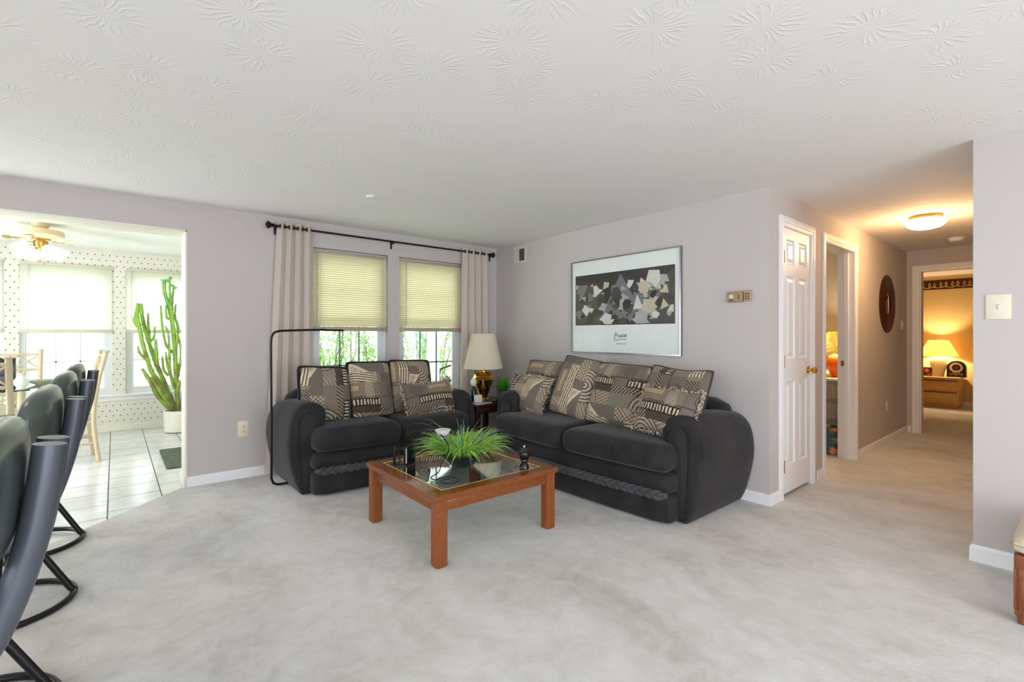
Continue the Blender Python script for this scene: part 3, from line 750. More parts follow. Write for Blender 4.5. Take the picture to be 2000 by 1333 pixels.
# ------------------------------------------------------------------ sofas (front faces -y, x along the width, y=0 at the seat front)
def sofa(name, label, W, loc, rz, group=None):
    D = .90; AW = .27
    t = thing(name, label, 'sofa', loc, rz, group)
    hw = W / 2; inn = hw - AW
    bow = lambda x: -.055 * (1 - min(1, abs(x) / hw) ** 2)
    # plinth and the padded band above it, bowed forward in the middle
    bw = 2 * (hw - .155)
    def df(x, y, z, hx, hy, hz):
        f = (hy - y) / (2 * hy)
        return (x, y + bow(x) * f, z)
    MB().rbox((0, .40, .100), (bw, .78, .20), .045, 14, df).build('plinth', M_sofa, t, 60, True)
    MB().rbox((0, .40, .265), (bw + .01, .80, .150), .065, 14, df).build('front_band', M_sofa, t, 60, True)
    # three-strand braid laid along the groove between plinth and band
    m = MB(); L = bw - .03; n = int(L / .0125)
    for s in range(3):
        path = []
        for i in range(n + 1):
            x = -L/2 + L * i / n; ph = i * .0125 / .18 * 2 * PI + s * 2 * PI / 3
            endf = min(1, min(i, n - i) / 3)
            yy = .40 - .405 + bow(x) + .030 * max(0, (abs(x) - (L/2 - .05)) / .05) ** 2
            path.append((x, yy - .013 * math.sin(2 * ph) * endf - .010, .200 + .0165 * math.sin(ph) * endf))
        m.tube(path, .0165, 8)
    m.build('braid_trim', M_braid, t, 60, True)
    # back
    def bd(x, y, z, hx, hy, hz):
        k = (z + hz) / (2 * hz)
        return (x, y + .03 * k - .015, z - .035 * (abs(x) / hx) ** 6 * k)
    MB().rbox((0, .765, .49), (2 * (hw - .13), .23, .58), .10, 14, bd).build('back', M_sofa, t, 60, True)
    # two seat cushions, the outer front corners wrapping before the arms
    for s in (-1, 1):
        cw = hw - .155
        def cd(x, y, z, hx, hy, hz, s=s):
            X = x + s * cw / 2; f = max(0, (hy - y) / (2 * hy))
            puff = .012 * (1 - (x / hx) ** 4) * (1 - (y / hy) ** 4)
            xx = x
            if y > -.18:                                        # behind the arm front the cushion narrows
                lim = inn + .012
                if s * X > lim: xx = s * lim - s * cw / 2 - s * .02 * max(0, -z / hz) * 0
            return (xx, y + bow(X) * 1.2 * f, z + (puff if z > 0 else 0))
        MB().rbox((s * cw / 2, .345, .425), (cw - .004, .73, .180), .072, 18, cd).build('seat_cushion', M_sofa, t, 60, True)
    # arms: pear-shaped section lofted from front to back, with an arched welted front panel
    prof = [(.004, .01), (.003, .22), (.002, .40), (-.004, .50), (-.020, .575), (-.022, .625), (.002, .675), (.055, .708), (.115, .715), (.175, .697), (.218, .655),
            (.245, .60), (.263, .52), (.270, .43), (.266, .34), (.250, .24), (.222, .13), (.190, .05), (.170, .01)]
    for s in (-1, 1):
        pp = smoothpath([(a, b, 0) for a, b in prof], 3)
        cx, cz = .12, .36
        st = [(.120, .86), (.126, .93), (.142, .98), (.17, 1.0), (.35, 1.004), (.55, 1.004), (.74, 1.0), (.86, .985), (.895, .95), (.905, .88)]
        vs = []; k = len(pp)
        for y, sc in st:
            for p in pp:
                a = cx + (p.x - cx) * sc; b = cz + (p.y - cz) * (sc if p.y > .1 else 1)
                b -= .045 * max(0, (y - .45) / .45) * max(0, (b - .3) / .4)
                vs.append((s * (inn + a), y, max(.008, b)))
        fs = [(i*k+j, i*k+(j+1) % k, (i+1)*k+(j+1) % k, (i+1)*k+j) for i in range(len(st)-1) for j in range(k)]
        fs += [tuple(range(k)), tuple(range(len(st)*k-1, (len(st)-1)*k-1, -1))]
        m = MB().add(vs, fs); arm = m.build('arm', M_sofa, t, 60, True)
        arch = [(.035, .03), (.033, .30), (.030, .52)] + [(.105 + .080 * math.cos(a), .555 + .085 * math.sin(a)) for a in [PI - PI * q / 12 for q in range(13)]] + [(.186, .48), (.182, .30), (.160, .03)]
        m = MB(); n = len(arch); c = (.105, .34)
        vs = [(s * (inn + a), .118, b) for a, b in arch] + [(s * (inn + c[0] + (a - c[0]) * .86), .104, c[1] + (b - c[1]) * .95) for a, b in arch] + [(s * (inn + c[0]), .100, c[1])]
        m.add(vs, [(i, (i+1) % n, n + (i+1) % n, n + i) for i in range(n)] + [(n + i, n + (i+1) % n, 2*n) for i in range(n)])
        m.build('front_panel', M_sofa, arm, 60, True)
        MB().tube([(s * (inn + p.x), .114, p.y) for p in smoothpath([(a, b, 0) for a, b in arch], 2)], .0075, 6).build('welt', M_welt, arm, 60, True)
    return t
sofa('loveseat', 'black fabric loveseat with rolled arms and a braided front, under the windows', 1.74, (1.88, 3.755, 0), 0, None).scale = (1, .92, 1)
sofa('long_sofa', 'long black fabric sofa with rolled arms and a braided front, beneath the framed poster', 2.13, (2.745, 2.625, 0), -PI/2, None)

# ------------------------------------------------------------------ patterned cushions: woven geometric cloth painted per vertex
CR = {k: np.array([lin(x) for x in v]) for k, v in dict(taupe=(128, 115, 100), grey=(110, 101, 93), dark=(74, 64, 57), black=(38, 33, 32), cream=(208, 192, 164), tan=(176, 148, 116), teal=(120, 116, 104), pale=(178, 162, 142)).items()}
def cloth(s, t):
    """s,t in metres on the cloth -> rgb array; bands of ladders, stripes, triangles, arcs, lattices and spirals"""
    s = s * .98; t = t * .98; s = s + .008 * np.sin(9 * t + 1.3) ; t = t + .008 * np.sin(8 * s)
    P = .56; b = np.mod(s, P) / P; tt = np.mod(t, .62) / .62
    out = np.empty(s.shape + (3,)); out[:] = CR['taupe']
    def put(m, c): out[m] = CR[c]
    hatch = np.mod(t * 1.0, .004) < .0012
    # ladder
    A = b < .12; put(A, 'black'); put(A & (b > .018) & (b < .100) & (np.mod(t, .026) < .012) & (tt < .80), 'cream'); put(A & (tt > .80), 'grey')
    # broad taupe field with tan block and a spiral
    B = (b >= .12) & (b < .37); put(B, 'taupe'); put(B & (tt > .62) , 'grey'); put(B & (b > .24) & (b < .315) & (tt > .28) & (tt < .60), 'tan')
    r = np.hypot((b - .245) * P, (tt - .80) * .62); put(B & (r < .058) & (np.mod(r + .006 * np.arctan2(tt - .8, b - .245) / PI, .018) < .006), 'dark')
    put(B & (b > .13) & (b < .145), 'dark'); put(B & (tt > .08) & (tt < .20) & (np.mod(s, .012) < .005), 'pale')
    # cream stripes with dark lines
    C = (b >= .37) & (b < .53); put(C, 'cream'); put(C & (np.mod(s - .03 * np.sin(5 * t), .022) < .0095), 'dark'); put(C & (tt > .70), 'taupe')
    put(C & (tt > .72) & (tt < .95) & (np.mod(s + t, .024) < .009), 'black')
    # triangles and lattice on grey
    Dm = (b >= .53) & (b < .71); put(Dm, 'grey'); q = (b - .53) / .18
    put(Dm & (tt > .10) & (tt < .36) & (q < (tt - .10) / .26), 'cream'); put(Dm & (tt > .16) & (tt < .34) & (q < (tt - .10) / .26 - .25) & (np.mod(t - s, .020) < .007), 'dark')
    lat = Dm & (tt > .50) & (tt < .86); put(lat, 'pale'); put(lat & ((np.mod(s + t, .034) < .007) | (np.mod(s - t, .034) < .007)), 'dark')
    # arcs
    E = (b >= .71) & (b < .90); put(E, 'pale'); r = np.hypot((b - .71) * P, (tt - .45) * .62); put(E & (np.mod(r, .028) < .011), 'dark'); put(E & (r > .15), 'taupe'); put(E & (r > .15) & (tt > .8), 'teal')
    put(E & (r > .15) & (tt < .35) & (np.mod(t * .6 + s, .030) < .008), 'pale')
    F = b >= .90; put(F, 'dark'); put(F & (tt > .4) & (np.mod(t + .8 * s, .03) < .009), 'pale')
    n = (np.sin(s * 2300) * np.sin(t * 2100)) * .06 + hatch * .05
    return np.clip(out * (1 - n[..., None]), 0, 1)

def mat_cloth():
    t = NT('woven_geometric_cloth'); a = t.n.new('ShaderNodeVertexColor'); a.layer_name = 'weave'; p = t.obj()
    return t.done(t.bsdf(a.outputs[0], .85, 0, t.bump(t.noise(p, 500, 2), .2, .002), .2, **{'Sheen Weight': .15}))
M_cloth = mat_cloth()

def cushion(name, label, w, h, th, loc, tilt, yaw, off=(0, 0), turn=0, roll=0.0, black_back=True, fringe=False, group=None, sag=0.0, N=110, p=2.6, rz=0.0):
    """stands on its lower edge at loc, leaning back by tilt; front faces local -y. turn: quarter turns of the cloth"""
    u = np.linspace(-1, 1, N + 1); U, V = np.meshgrid(u, u)
    prof = np.clip((1 - np.abs(U) ** p), 0, 1) ** .55 * np.clip((1 - np.abs(V) ** p), 0, 1) ** .55
    k_ = .055 if fringe else .02; c_ = .0 if fringe else .03
    edge = (1 - k_ * (1 - V ** 2) * np.abs(U) ** 3) * (1 - c_ * np.abs(V) ** 7); edge2 = (1 - k_ * (1 - U ** 2) * np.abs(V) ** 3) * (1 - c_ * np.abs(U) ** 7)
    X = U * w / 2 * edge; Z = h / 2 + V * h / 2 * edge2 - sag * np.sin((U + 1) * PI / 2) * (V > 0) * V
    wr = .006 * np.sin(7 * U + 3 * V + off[0] * 9) * np.sin(5 * V - 2 * U + off[1] * 7) * prof
    Yf = -th * .5 * prof - wr; Yb = th * .5 * prof + wr * .5
    R = (Matrix.Rotation(yaw, 4, 'Z') @ Matrix.Rotation(-tilt, 4, 'X') @ Matrix.Rotation(roll, 4, 'Y'))
    n1 = N + 1
    va = np.stack([X, Yf, Z], -1).reshape(-1, 3); vb = np.stack([X, Yb, Z], -1).reshape(-1, 3)
    V3 = np.concatenate([va, vb]); A = np.array(R.to_3x3()); V3 = V3 @ A.T
    t = thing(name, label, 'cushion', loc, 0, group)
    V3[:, 2] -= min(0, V3[:, 2].min())
    idx = np.arange(n1 * n1).reshape(n1, n1)
    q = np.stack([idx[:-1, :-1], idx[:-1, 1:], idx[1:, 1:], idx[1:, :-1]], -1).reshape(-1, 4)
    me = bpy.data.meshes.new('cover'); me.from_pydata(V3[:n1*n1].tolist(), [], q.tolist())
    s, tt = (U * w / 2, V * h / 2)
    for _ in range(turn % 4): s, tt = tt, -s
    C = cloth(s + 5 + off[0], tt + 5 + off[1]).reshape(-1, 3)
    at = me.color_attributes.new('weave', 'FLOAT_COLOR', 'POINT')
    at.data.foreach_set('color', np.concatenate([C, np.ones((len(C), 1))], 1).astype('f').ravel())
    me.polygons.foreach_set('use_smooth', [True] * len(me.polygons)); me.materials.append(M_cloth); me.update()
    o = bpy.data.objects.new('cover', me); COL.objects.link(o); o.parent = t
    nb = 36; sel = np.linspace(0, N, nb + 1).round().astype(int); VB = V3[n1*n1:].reshape(n1, n1, 3)[np.ix_(sel, sel)].reshape(-1, 3)
    i2 = np.arange((nb+1)**2).reshape(nb+1, nb+1); q2 = np.stack([i2[:-1, :-1], i2[1:, :-1], i2[1:, 1:], i2[:-1, 1:]], -1).reshape(-1, 4)
    m2 = MB(); m2.add(VB.tolist(), q2.tolist())
    ring = [V3[i] for i in list(idx[0, ::5]) + list(idx[::5, -1][1:]) + list(idx[-1, ::-5][1:]) + list(idx[::-5, 0][1:-1])]
    m2.tube([tuple(p) for p in ring], .017 if black_back else (.0085 if not fringe else .004), 6, closed=True)
    m2.build('backing', M_welt if black_back else M_cloth_dark, t, 70, True)
    if fringe:
        rnd = random.Random(int(off[0] * 100) + 7); f = MB(); c = Vector((0, 0, 0))
        ctr = np.mean(V3, 0)
        for i in range(0, len(ring)):
            p0 = Vector(ring[i]); nx = Vector(ring[(i + 1) % len(ring)])
            for k in range(4):
                b = p0.lerp(nx, k / 4); d = (b - Vector(ctr)).normalized()
                L = rnd.uniform(.014, .034); j = Vector((rnd.uniform(-.012, .012), rnd.uniform(-.014, .006), rnd.uniform(-.014, .010)))
                f.tube([b, b + d * L * .6 + j * .5, b + d * L + j], [.0032, .0028, .0016], 4)
        f.build('fringe', M_fringe, t, 70, True)
    return t
M_cloth_dark = plain('cushion_backing', rgb(60, 54, 50), .85)
def mat_fringe():
    t = NT('mixed_fringe'); p = t.obj()
    return t.done(t.bsdf(t.ramp(t.noise(p, 70, 2), [(.40, rgb(62, 54, 48)), (.55, rgb(214, 198, 172))]), .9, 0, None, .1))
M_fringe = mat_fringe()
SEAT = .515
GA = 'back cushions on the loveseat'; GB = 'back cushions on the long sofa'; GT = 'fringed throw pillows'
cushion('back_cushion', 'black-backed patterned cushion on the loveseat nearest the thin floor lamp', .43, .46, .20, (1.36, 4.05, SEAT), .30, .06, (.02, .0), 0, 0.08, group=GA)
cushion('back_cushion', 'black-backed patterned cushion in the middle of the loveseat, with cross bands', .40, .50, .19, (1.775, 4.05, SEAT), .30, .03, (.30, .1), 1, 0.02, group=GA)
cushion('back_cushion', 'black-backed patterned cushion on the loveseat, half hidden by a fringed pillow', .41, .50, .19, (2.17, 4.05, SEAT), .30, -.04, (.50, .2), 0, 0.03, group=GA)
cushion('throw_pillow', 'fringed rectangular throw pillow lying against the loveseat cushions', .52, .31, .16, (2.275, 3.87, SEAT + .005), .42, -.02, (.22, .42), 1, -.05, fringe=True, black_back=False, group=GT, sag=.03)
Q = -PI/2
cushion('back_cushion', 'patterned cushion at the corner end of the long sofa, behind the upright fringed pillow', .52, .50, .18, (3.13, 3.40, SEAT), .36, Q + .04, (.12, .25), 1, .02, black_back=False, group=GB)
cushion('back_cushion', 'tilted patterned cushion on the long sofa, with an upright ladder stripe', .44, .54, .18, (3.06, 2.93, SEAT), .38, Q + .10, (.42, .33), 0, .13, black_back=False, group=GB)
cushion('back_cushion', 'wide patterned cushion in the middle of the long sofa, with cross bands', .53, .52, .18, (3.06, 2.45, SEAT), .38, Q, (.66, .05), 1, .03, black_back=False, group=GB)
cushion('back_cushion', 'patterned cushion at the closet door end of the long sofa', .52, .52, .19, (3.05, 1.95, SEAT), .38, Q - .08, (.80, .50), 0, .04, black_back=False, group=GB, sag=.02)
cushion('throw_pillow', 'fringed throw pillow upright at the corner end of the long sofa', .52, .35, .15, (2.95, 3.41, SEAT), .42, Q + .02, (.35, .12), 0, .05, fringe=True, black_back=False, group=GT)
cushion('throw_pillow', 'fringed throw pillow at the closet door end of the long sofa', .46, .32, .15, (2.90, 1.885, SEAT + .04), .42, Q - .04, (.75, .20), 1, .04, fringe=True, black_back=False, group=GT)

# ------------------------------------------------------------------ coffee table
tx0, ty0, S, TH = 1.295, 2.175, .905, .39
ct = thing('coffee_table', 'square cherry wood coffee table with an inset glass top on the carpet', 'coffee table', (tx0 + S/2, ty0 + S/2, 0))
m = MB(); e = .085
x1, y1 = tx0 + S, ty0 + S
def ring_prism(m, x0, x1, y0, y1, e, z0, z1):
    """mitred square frame"""
    o = [(x0, y0), (x1, y0), (x1, y1), (x0, y1)]; i = [(x0 + e, y0 + e), (x1 - e, y0 + e), (x1 - e, y1 - e), (x0 + e, y1 - e)]
    vs = [(a, b, z) for z in (z0, z1) for a, b in o + i]
    fs = []
    for k in range(4):
        l = (k + 1) % 4
        fs += [(k, l, 4 + l, 4 + k), (8 + k, 8 + l, 12 + l, 12 + k), (k, l, 8 + l, 8 + k), (4 + k, 4 + l, 12 + l, 12 + k)]
    return m.add(vs, fs)
ring_prism(m, tx0, x1, ty0, y1, e, TH - .022, TH)
ring_prism(m, tx0 + .006, x1 - .006, ty0 + .006, y1 - .006, .05, TH - .034, TH - .0225)
m.build('top_frame', M_woodh, ct)
m = MB(); ring_prism(m, tx0 + e - .006, x1 - e + .006, ty0 + e - .006, y1 - e + .006, .009, TH - .004, TH + .0006); m.build('brass_inlay', plain('pale_brass', rgb(228, 196, 128), .35, .3), ct)
MB().box(tx0 + e, x1 - e, ty0 + e, y1 - e, TH - .008, TH - .001).build('glass_top', M_tableglass, ct)
ap = .016
for (a, b, c, d) in ((tx0 + .06, x1 - .06, ty0 + ap, ty0 + ap + .022), (tx0 + .06, x1 - .06, y1 - ap - .022, y1 - ap), (tx0 + ap, tx0 + ap + .022, ty0 + .06, y1 - .06), (x1 - ap - .022, x1 - ap, ty0 + .06, y1 - .06)):
    MB().box(a, b, c, d, TH - .092, TH - .034, .003).build('apron', M_woodh, ct)
LG = .074
for sx in (0, 1):
    for sy in (0, 1):
        cx = tx0 + .010 + sx * (S - LG - .02); cy = ty0 + .010 + sy * (S - LG - .02)
        ch = .012; L = LG
        def oct_(z, g=0.0):
            a, b = cx + g, cy + g; l = L - 2 * g
            return [(a + ch, b, z), (a + l - ch, b, z), (a + l, b + ch, z), (a + l, b + l - ch, z), (a + l - ch, b + l, z), (a + ch, b + l, z), (a, b + l - ch, z), (a, b + ch, z)]
        vs = oct_(0, .006) + oct_(.008) + oct_(TH - .036)
        MB().add(vs, [tuple(range(8))] + [(i, (i+1) % 8, 8 + (i+1) % 8, 8 + i) for i in range(8)] + [(8+i, 8+(i+1) % 8, 16+(i+1) % 8, 16+i) for i in range(8)] + [tuple(range(16, 24))]).build('leg', M_wood, ct, 20)

# black flared bowl with grassy plant
M_blackglaze = plain('black_glaze', rgb(14, 14, 15), .12)
bp = thing('grass_planter', 'flared black bowl full of bright green grass leaves on the coffee table', 'plant', (1.745, 2.60, TH))
B0 = (1.745, 2.60, TH)
MB().lathe([(.064, 0), (.070, .004), (.116, .044), (.170, .090), (.176, .095), (.168, .095), (.112, .050), (.02, .03)], B0, 32, caps=True).build('bowl', M_blackglaze, bp)
MB().lathe([(.135, .072), (.06, .082), (.002, .086)], B0, 16, caps=False).build('soil', plain('potting_soil', rgb(50, 40, 30), .9), bp)
def mat_leaf(name, c0, c1, ct_):
    t = NT(name); p = t.obj(); f = t.noise(p, 18, 2)
    a = t.bsdf(t.mix(f, c0, c1), .45, 0, None, .4); b = t.shader('ShaderNodeBsdfTranslucent', Color=ct_)
    return t.done(t.mixs(.35, a, b))
M_grass = mat_leaf('grass_leaf', rgb(120, 184, 52), rgb(208, 240, 124), rgb(190, 236, 100))
M_grassb = mat_leaf('blue_grass_leaf', rgb(70, 120, 100), rgb(160, 196, 170), rgb(140, 200, 150))
def blades(m, base, n, rnd, Lr, spread, up, wid, mi=0, r0=.06):
    for _ in range(n):
        a = rnd.uniform(0, 2 * PI); q = rnd.random() ** .6; el = (1 - q) * up + rnd.uniform(-.1, .2)
        L = rnd.uniform(*Lr); rr = r0 * rnd.random() ** .5
        p = Vector((base[0] + rr * math.cos(a), base[1] + rr * math.sin(a), base[2])); d = Vector((math.cos(a) * spread, math.sin(a) * spread, .55 + el)).normalized()
        side = Vector((-math.sin(a), math.cos(a), rnd.uniform(-.4, .4))).normalized(); w = wid * rnd.uniform(.7, 1.2); S_ = 7; vs = []
        g = rnd.uniform(.9, 1.5) * L / .2
        for i in range(S_ + 1):
            f = i / S_; ww = w * (1 - f ** 2.2) + .0004
            vs += [p - side * ww, p + side * ww]
            d = (d + Vector((math.cos(a) * .05, math.sin(a) * .05, -.21 * g * f))).normalized(); p = p + d * L / S_
            if p.z < TH + .006: p.z = TH + .006
        m.add(vs, [(2*i, 2*i+1, 2*i+3, 2*i+2) for i in range(S_)], mi)
rnd = random.Random(12)
m = MB(); blades(m, (B0[0], B0[1], TH + .075), 380, rnd, (.15, .30), 1.1, 1.3, .0062, 0, .11); blades(m, (B0[0], B0[1], TH + .075), 110, rnd, (.24, .40), .95, 1.5, .0022, 1, .09)
m.build('grass_leaves', [M_grass, M_grassb], bp, None)

# wire candle holder with a frosted cup
ch_ = thing('candle_holder', 'black wire candle holder with spiral foot and white glass cup, before the grass planter', 'candle holder', (1.49, 2.37, TH))
c = Vector((1.49, 2.37, TH + .004))
path = [c + Vector(((.028 + .052 * k / 22) * math.cos(.6 + k * .36), (.028 + .052 * k / 22) * math.sin(.6 + k * .36), 0)) for k in range(23)]
last = path[-1]
stem = [last + Vector((-.01, .03, .01)), Vector((1.445, 2.395, TH + .06)), Vector((1.452, 2.375, TH + .12)), Vector((1.478, 2.345, TH + .185)), Vector((1.468, 2.36, TH + .245)), Vector((1.440, 2.392, TH + .288))]
MB().tube(smoothpath(path[::2] + stem, 5), .0034, 7).build('wire_stand', M_blackmetal, ch_)
MB().lathe([(.004, .248), (.014, .258), (.034, .280), (.043, .296), (.046, .303), (.042, .303), (.030, .283), (.004, .268)], (1.475, 2.402, TH - .004), 28).build('glass_cup', translucent('frosted_glass', rgb(226, 228, 226), rgb(235, 235, 232), .4, .25), ch_)
MB().tube([(1.475 + .0265 * math.cos(a), 2.402 + .0265 * math.sin(a), TH + .265) for a in [2 * PI * k / 20 for k in range(20)]], .0022, 6, closed=True).build('cup_ring', M_blackmetal, ch_)

# pepper mill
t = thing('pepper_mill', 'shiny black pepper mill at the far side of the coffee table', 'pepper mill', (2.005, 2.285, TH))
MB().lathe([(.026, 0), (.030, .004), (.030, .018), (.024, .030), (.019, .040), (.022, .050), (.027, .056), (.026, .062)], (2.005, 2.285, TH), 28).build('mill_base', M_blackglaze, t)
MB().lathe([(.022, .062), (.033, .074), (.037, .090), (.036, .104), (.031, .112), (.033, .115), (.029, .124), (.014, .131), (.006, .133)], (2.005, 2.285, TH), 28).build('mill_head', M_blackglaze, t)
MB().lathe([(.005, .132), (.008, .138), (.008, .144), (.004, .150), (.001, .151)], (2.005, 2.285, TH), 16).build('finial', M_steel, t)

# hinged black window-shaped picture frame
t = thing('hinged_frame', 'small hinged black frame shaped like an arched window on the coffee table corner', 'picture frame', (1.44, 2.88, TH))
def arch_leaf(M):
    w, h = .085, .118; f = MB()
    out = [(0, 0), (w, 0), (w, h), (0, h)]
    f.box(0, .013, -.006, .006, 0, h, .001).box(w - .013, w, -.006, .006, 0, h, .001).box(0, w, -.006, .006, 0, .013, .001)
    n = 12; r = (w - .026) / 2; vs = []; fs = []
    for y in (-.006, .006):
        for k in range(n + 1):
            a = PI * k / n; vs += [(w/2 + r * math.cos(a), y, h - .013 - r + r * math.sin(a)), (w/2 + r * math.cos(a), y, h)]
    o = 2 * (n + 1)
    for k in range(n): fs += [(2*k, 2*k+1, 2*k+3, 2*k+2), (o+2*k, o+2*k+1, o+2*k+3, o+2*k+2), (2*k, 2*k+2, o+2*k+2, o+2*k)]
    f.add(vs, fs).box(w/2 - .003, w/2 + .003, -.005, .005, .010, h - .008).box(.01, w - .01, -.004, .004, h * .50, h * .50 + .006)
    return f.xf(M)
M1 = Matrix.Translation((1.408, 2.905, TH + .001)) @ Matrix.Rotation(-.85, 4, 'Z'); M2 = Matrix.Translation((1.468, 2.838, TH + .001)) @ Matrix.Rotation(.42, 4, 'Z')
arch_leaf(M1).build('frame_leaf', M_blackmetal, t, 25); arch_leaf(M2).build('frame_leaf', M_blackmetal, t, 25)
MB().box(.012, .074, .0045, .006, .012, .116).xf(M2).build('dark_picture', plain('dark_print', rgb(26, 24, 26), .25), t)
MB().tube([(1.466, 2.840, TH + .012), (1.466, 2.840, TH + .11)], .004, 8).build('hinge', M_steel, t)

# ------------------------------------------------------------------ corner end table with lamp and small things
ex0, ex1, ey0, ey1, EZ = 2.80, 3.36, 3.93, 4.50, .535
t = thing('end_table', 'dark wood end table in the corner between the two sofas', 'end table', (3.08, 4.215, 0))
MB().box(ex0, ex1, ey0, ey1, EZ - .028, EZ, .006).build('tabletop', M_darkwood, t)
MB().box(ex0 + .03, ex1 - .03, ey0 + .03, ey1 - .03, EZ - .10, EZ - .028, .003).build('apron', M_darkwood, t)
for a in (ex0 + .03, ex1 - .08):
    for b in (ey0 + .03, ey1 - .08): MB().box(a, a + .05, b, b + .05, 0, EZ - .10, .004).build('leg', M_darkwood, t)
L0 = (3.10, 4.21, EZ)
t = thing('brass_table_lamp', 'brass urn table lamp with a cream cone shade, unlit, in the corner between the sofas', 'table lamp', L0)
MB().lathe([(.066, 0), (.068, .014), (.056, .022), (.044, .030), (.048, .048), (.064, .085), (.084, .135), (.100, .180), (.106, .205), (.108, .214), (.128, .222), (.131, .230), (.128, .236), (.116, .244), (.110, .262), (.098, .286), (.084, .300), (.056, .307), (.050, .308)], L0, 40).build('urn_body', M_brass, t)
MB().lathe([(.046, .306), (.046, .318), (.020, .324), (.018, .35), (.012, .36), (.012, .44)], L0, 20).build('neck', M_brass, t)
def shade(L, prof, mat, par, n=40, th=.003, sq=1.0):
    pr = prof + [(r - th, z) for r, z in reversed(prof)] + [prof[0]]
    return MB().lathe(pr, L, n, caps=False).build('lamp_shade', mat, par, 60)
M_shade = translucent('cream_shade', rgb(232, 222, 200), rgb(230, 220, 190), .25, .8)
shade(L0, [(.212, .345), (.213, .360), (.135, .700), (.130, .722), (.122, .728)], M_shade, t)
m = MB()
for k in range(3): a = k * 2.094; m.tube([(L0[0], L0[1], EZ + .69), (L0[0] + .128 * math.cos(a), L0[1] + .128 * math.sin(a), EZ + .70)], .002, 5)
m.tube([(L0[0], L0[1], EZ + .43), (L0[0], L0[1], EZ + .70)], .003, 6).build('harp', M_dullbrass, t)

M_fern = mat_leaf('fern_leaf', rgb(50, 150, 30), rgb(110, 214, 64), rgb(80, 180, 50))
t = thing('small_fern', 'small bright green potted plant beside the brass lamp, behind the arm of the long sofa', 'plant', (3.235, 4.02, EZ))
MB().lathe([(.05, 0), (.066, .11), (.07, .115), (.062, .115), (.055, .09)], (3.235, 4.02, EZ), 20).build('pot', plain('green_grey_pot', rgb(90, 110, 104), .4), t)
m = MB(); rnd = random.Random(4)
for _ in range(70):
    a = rnd.uniform(0, 2*PI); el = rnd.uniform(.2, 1.3); L = rnd.uniform(.10, .19)
    p = Vector((3.225, 4.03, EZ + .11)); d = Vector((math.cos(a) * math.cos(el), math.sin(a) * math.cos(el), math.sin(el)))
    sd = Vector((-math.sin(a), math.cos(a), 0))
    for i in range(6):
        q = p + d * L * (i + 1) / 6; q.z -= .02 * ((i + 1) / 6) ** 2
        for s in (-1, 1):
            tip = q + sd * s * .022 * (1.2 - i / 7) + d * .012
            m.add([q, q + d * .012 + sd * s * .006, tip, q - d * .004 + sd * s * .008], [(0, 1, 2, 3)])
m.build('fronds', M_fern, t, None)
t = thing('white_bottle', 'small bottle with white cap on the end table just left of the brass lamp', 'bottle', (2.955, 4.19, EZ))
MB().lathe([(.030, 0), (.032, .01), (.032, .13), (.020, .155), (.016, .165)], (2.955, 4.19, EZ), 20).build('bottle_body', plain('dark_glass', rgb(40, 44, 40), .15), t)
MB().lathe([(.018, .165), (.030, .180), (.034, .205), (.030, .228), (.016, .240), (.002, .243)], (2.955, 4.19, EZ), 20).build('cap', plain('pale_cap', rgb(214, 222, 210), .4), t)
m = MB().box(-.042, .042, -.0015, .0015, 0, .08); m.xf(Matrix.Translation((2.94, 4.085, EZ + .001)) @ Matrix.Rotation(-.5, 4, 'Z') @ Matrix.Rotation(-.28, 4, 'X'))
tag(m.build('folded_card', plain('card_paper', rgb(226, 220, 222), .7)), 'white folded card standing on the end table before the bottle', 'card', None)
t = thing('cordless_phone', 'dark phone handset lying on the end table at the foot of the brass lamp', 'phone', (3.1, 4.0, EZ))
MB().box(3.03, 3.19, 3.975, 4.035, EZ, EZ + .022, .008).build('handset', plain('dark_plastic', rgb(44, 46, 52), .25), t)
MB().box(3.05, 3.10, 3.988, 4.022, EZ + .021, EZ + .0235, .001).build('screen', plain('grey_screen', rgb(120, 130, 136), .2), t)
for k, (c_, a) in enumerate((((196, 200, 206), .05), ((150, 156, 166), -.08))):
    m = MB().box(-.10, .10, -.036, .036, 0, .006, .001); m.xf(Matrix.Translation((2.915, 3.975, EZ + .0005 + .0065 * k)) @ Matrix.Rotation(a, 4, 'Z'))
    tag(m.build('magazine', plain('magazine_cover', rgb(*c_), .3)), ('pale magazine at the bottom of the two on the end table corner', 'grey magazine on top of the two on the end table corner')[k], 'magazine', 'magazines on the end table')

# thin floor lamp
t = thing('floor_lamp', 'thin black arched floor lamp standing beside the loveseat arm, its flat head over the cushions', 'floor lamp', (.985, 4.25, 0))
px_, py_ = .985, 4.25
path = [(1.27, 4.245, .012), (1.10, 4.25, .012), (1.03, 4.25, .014), (1.0, 4.25, .03), (px_, py_, .07), (px_, py_, .6), (px_ - .004, py_, 1.18), (px_ + .004, py_, 1.235), (px_ + .03, py_, 1.268), (px_ + .08, py_, 1.279), (1.30, 4.25, 1.288), (1.42, 4.25, 1.290)]
pp = [Vector(p) for p in path[:4]] + smoothpath(path[3:5], 3) + [Vector(p) for p in path[5:7]] + smoothpath(path[6:10], 5) + [Vector(p) for p in path[10:]]
MB().tube(pp, .0095, 8).build('pole', M_blackmetal, t)
MB().rbox((1.49, 4.25, 1.286), (.17, .045, .020), .009, 6).build('lamp_head', M_blackmetal, t)
MB().tube([(1.27, 4.06, .012), (1.27, 4.43, .012)], .0095, 8).build('foot_bar', M_blackmetal, t)

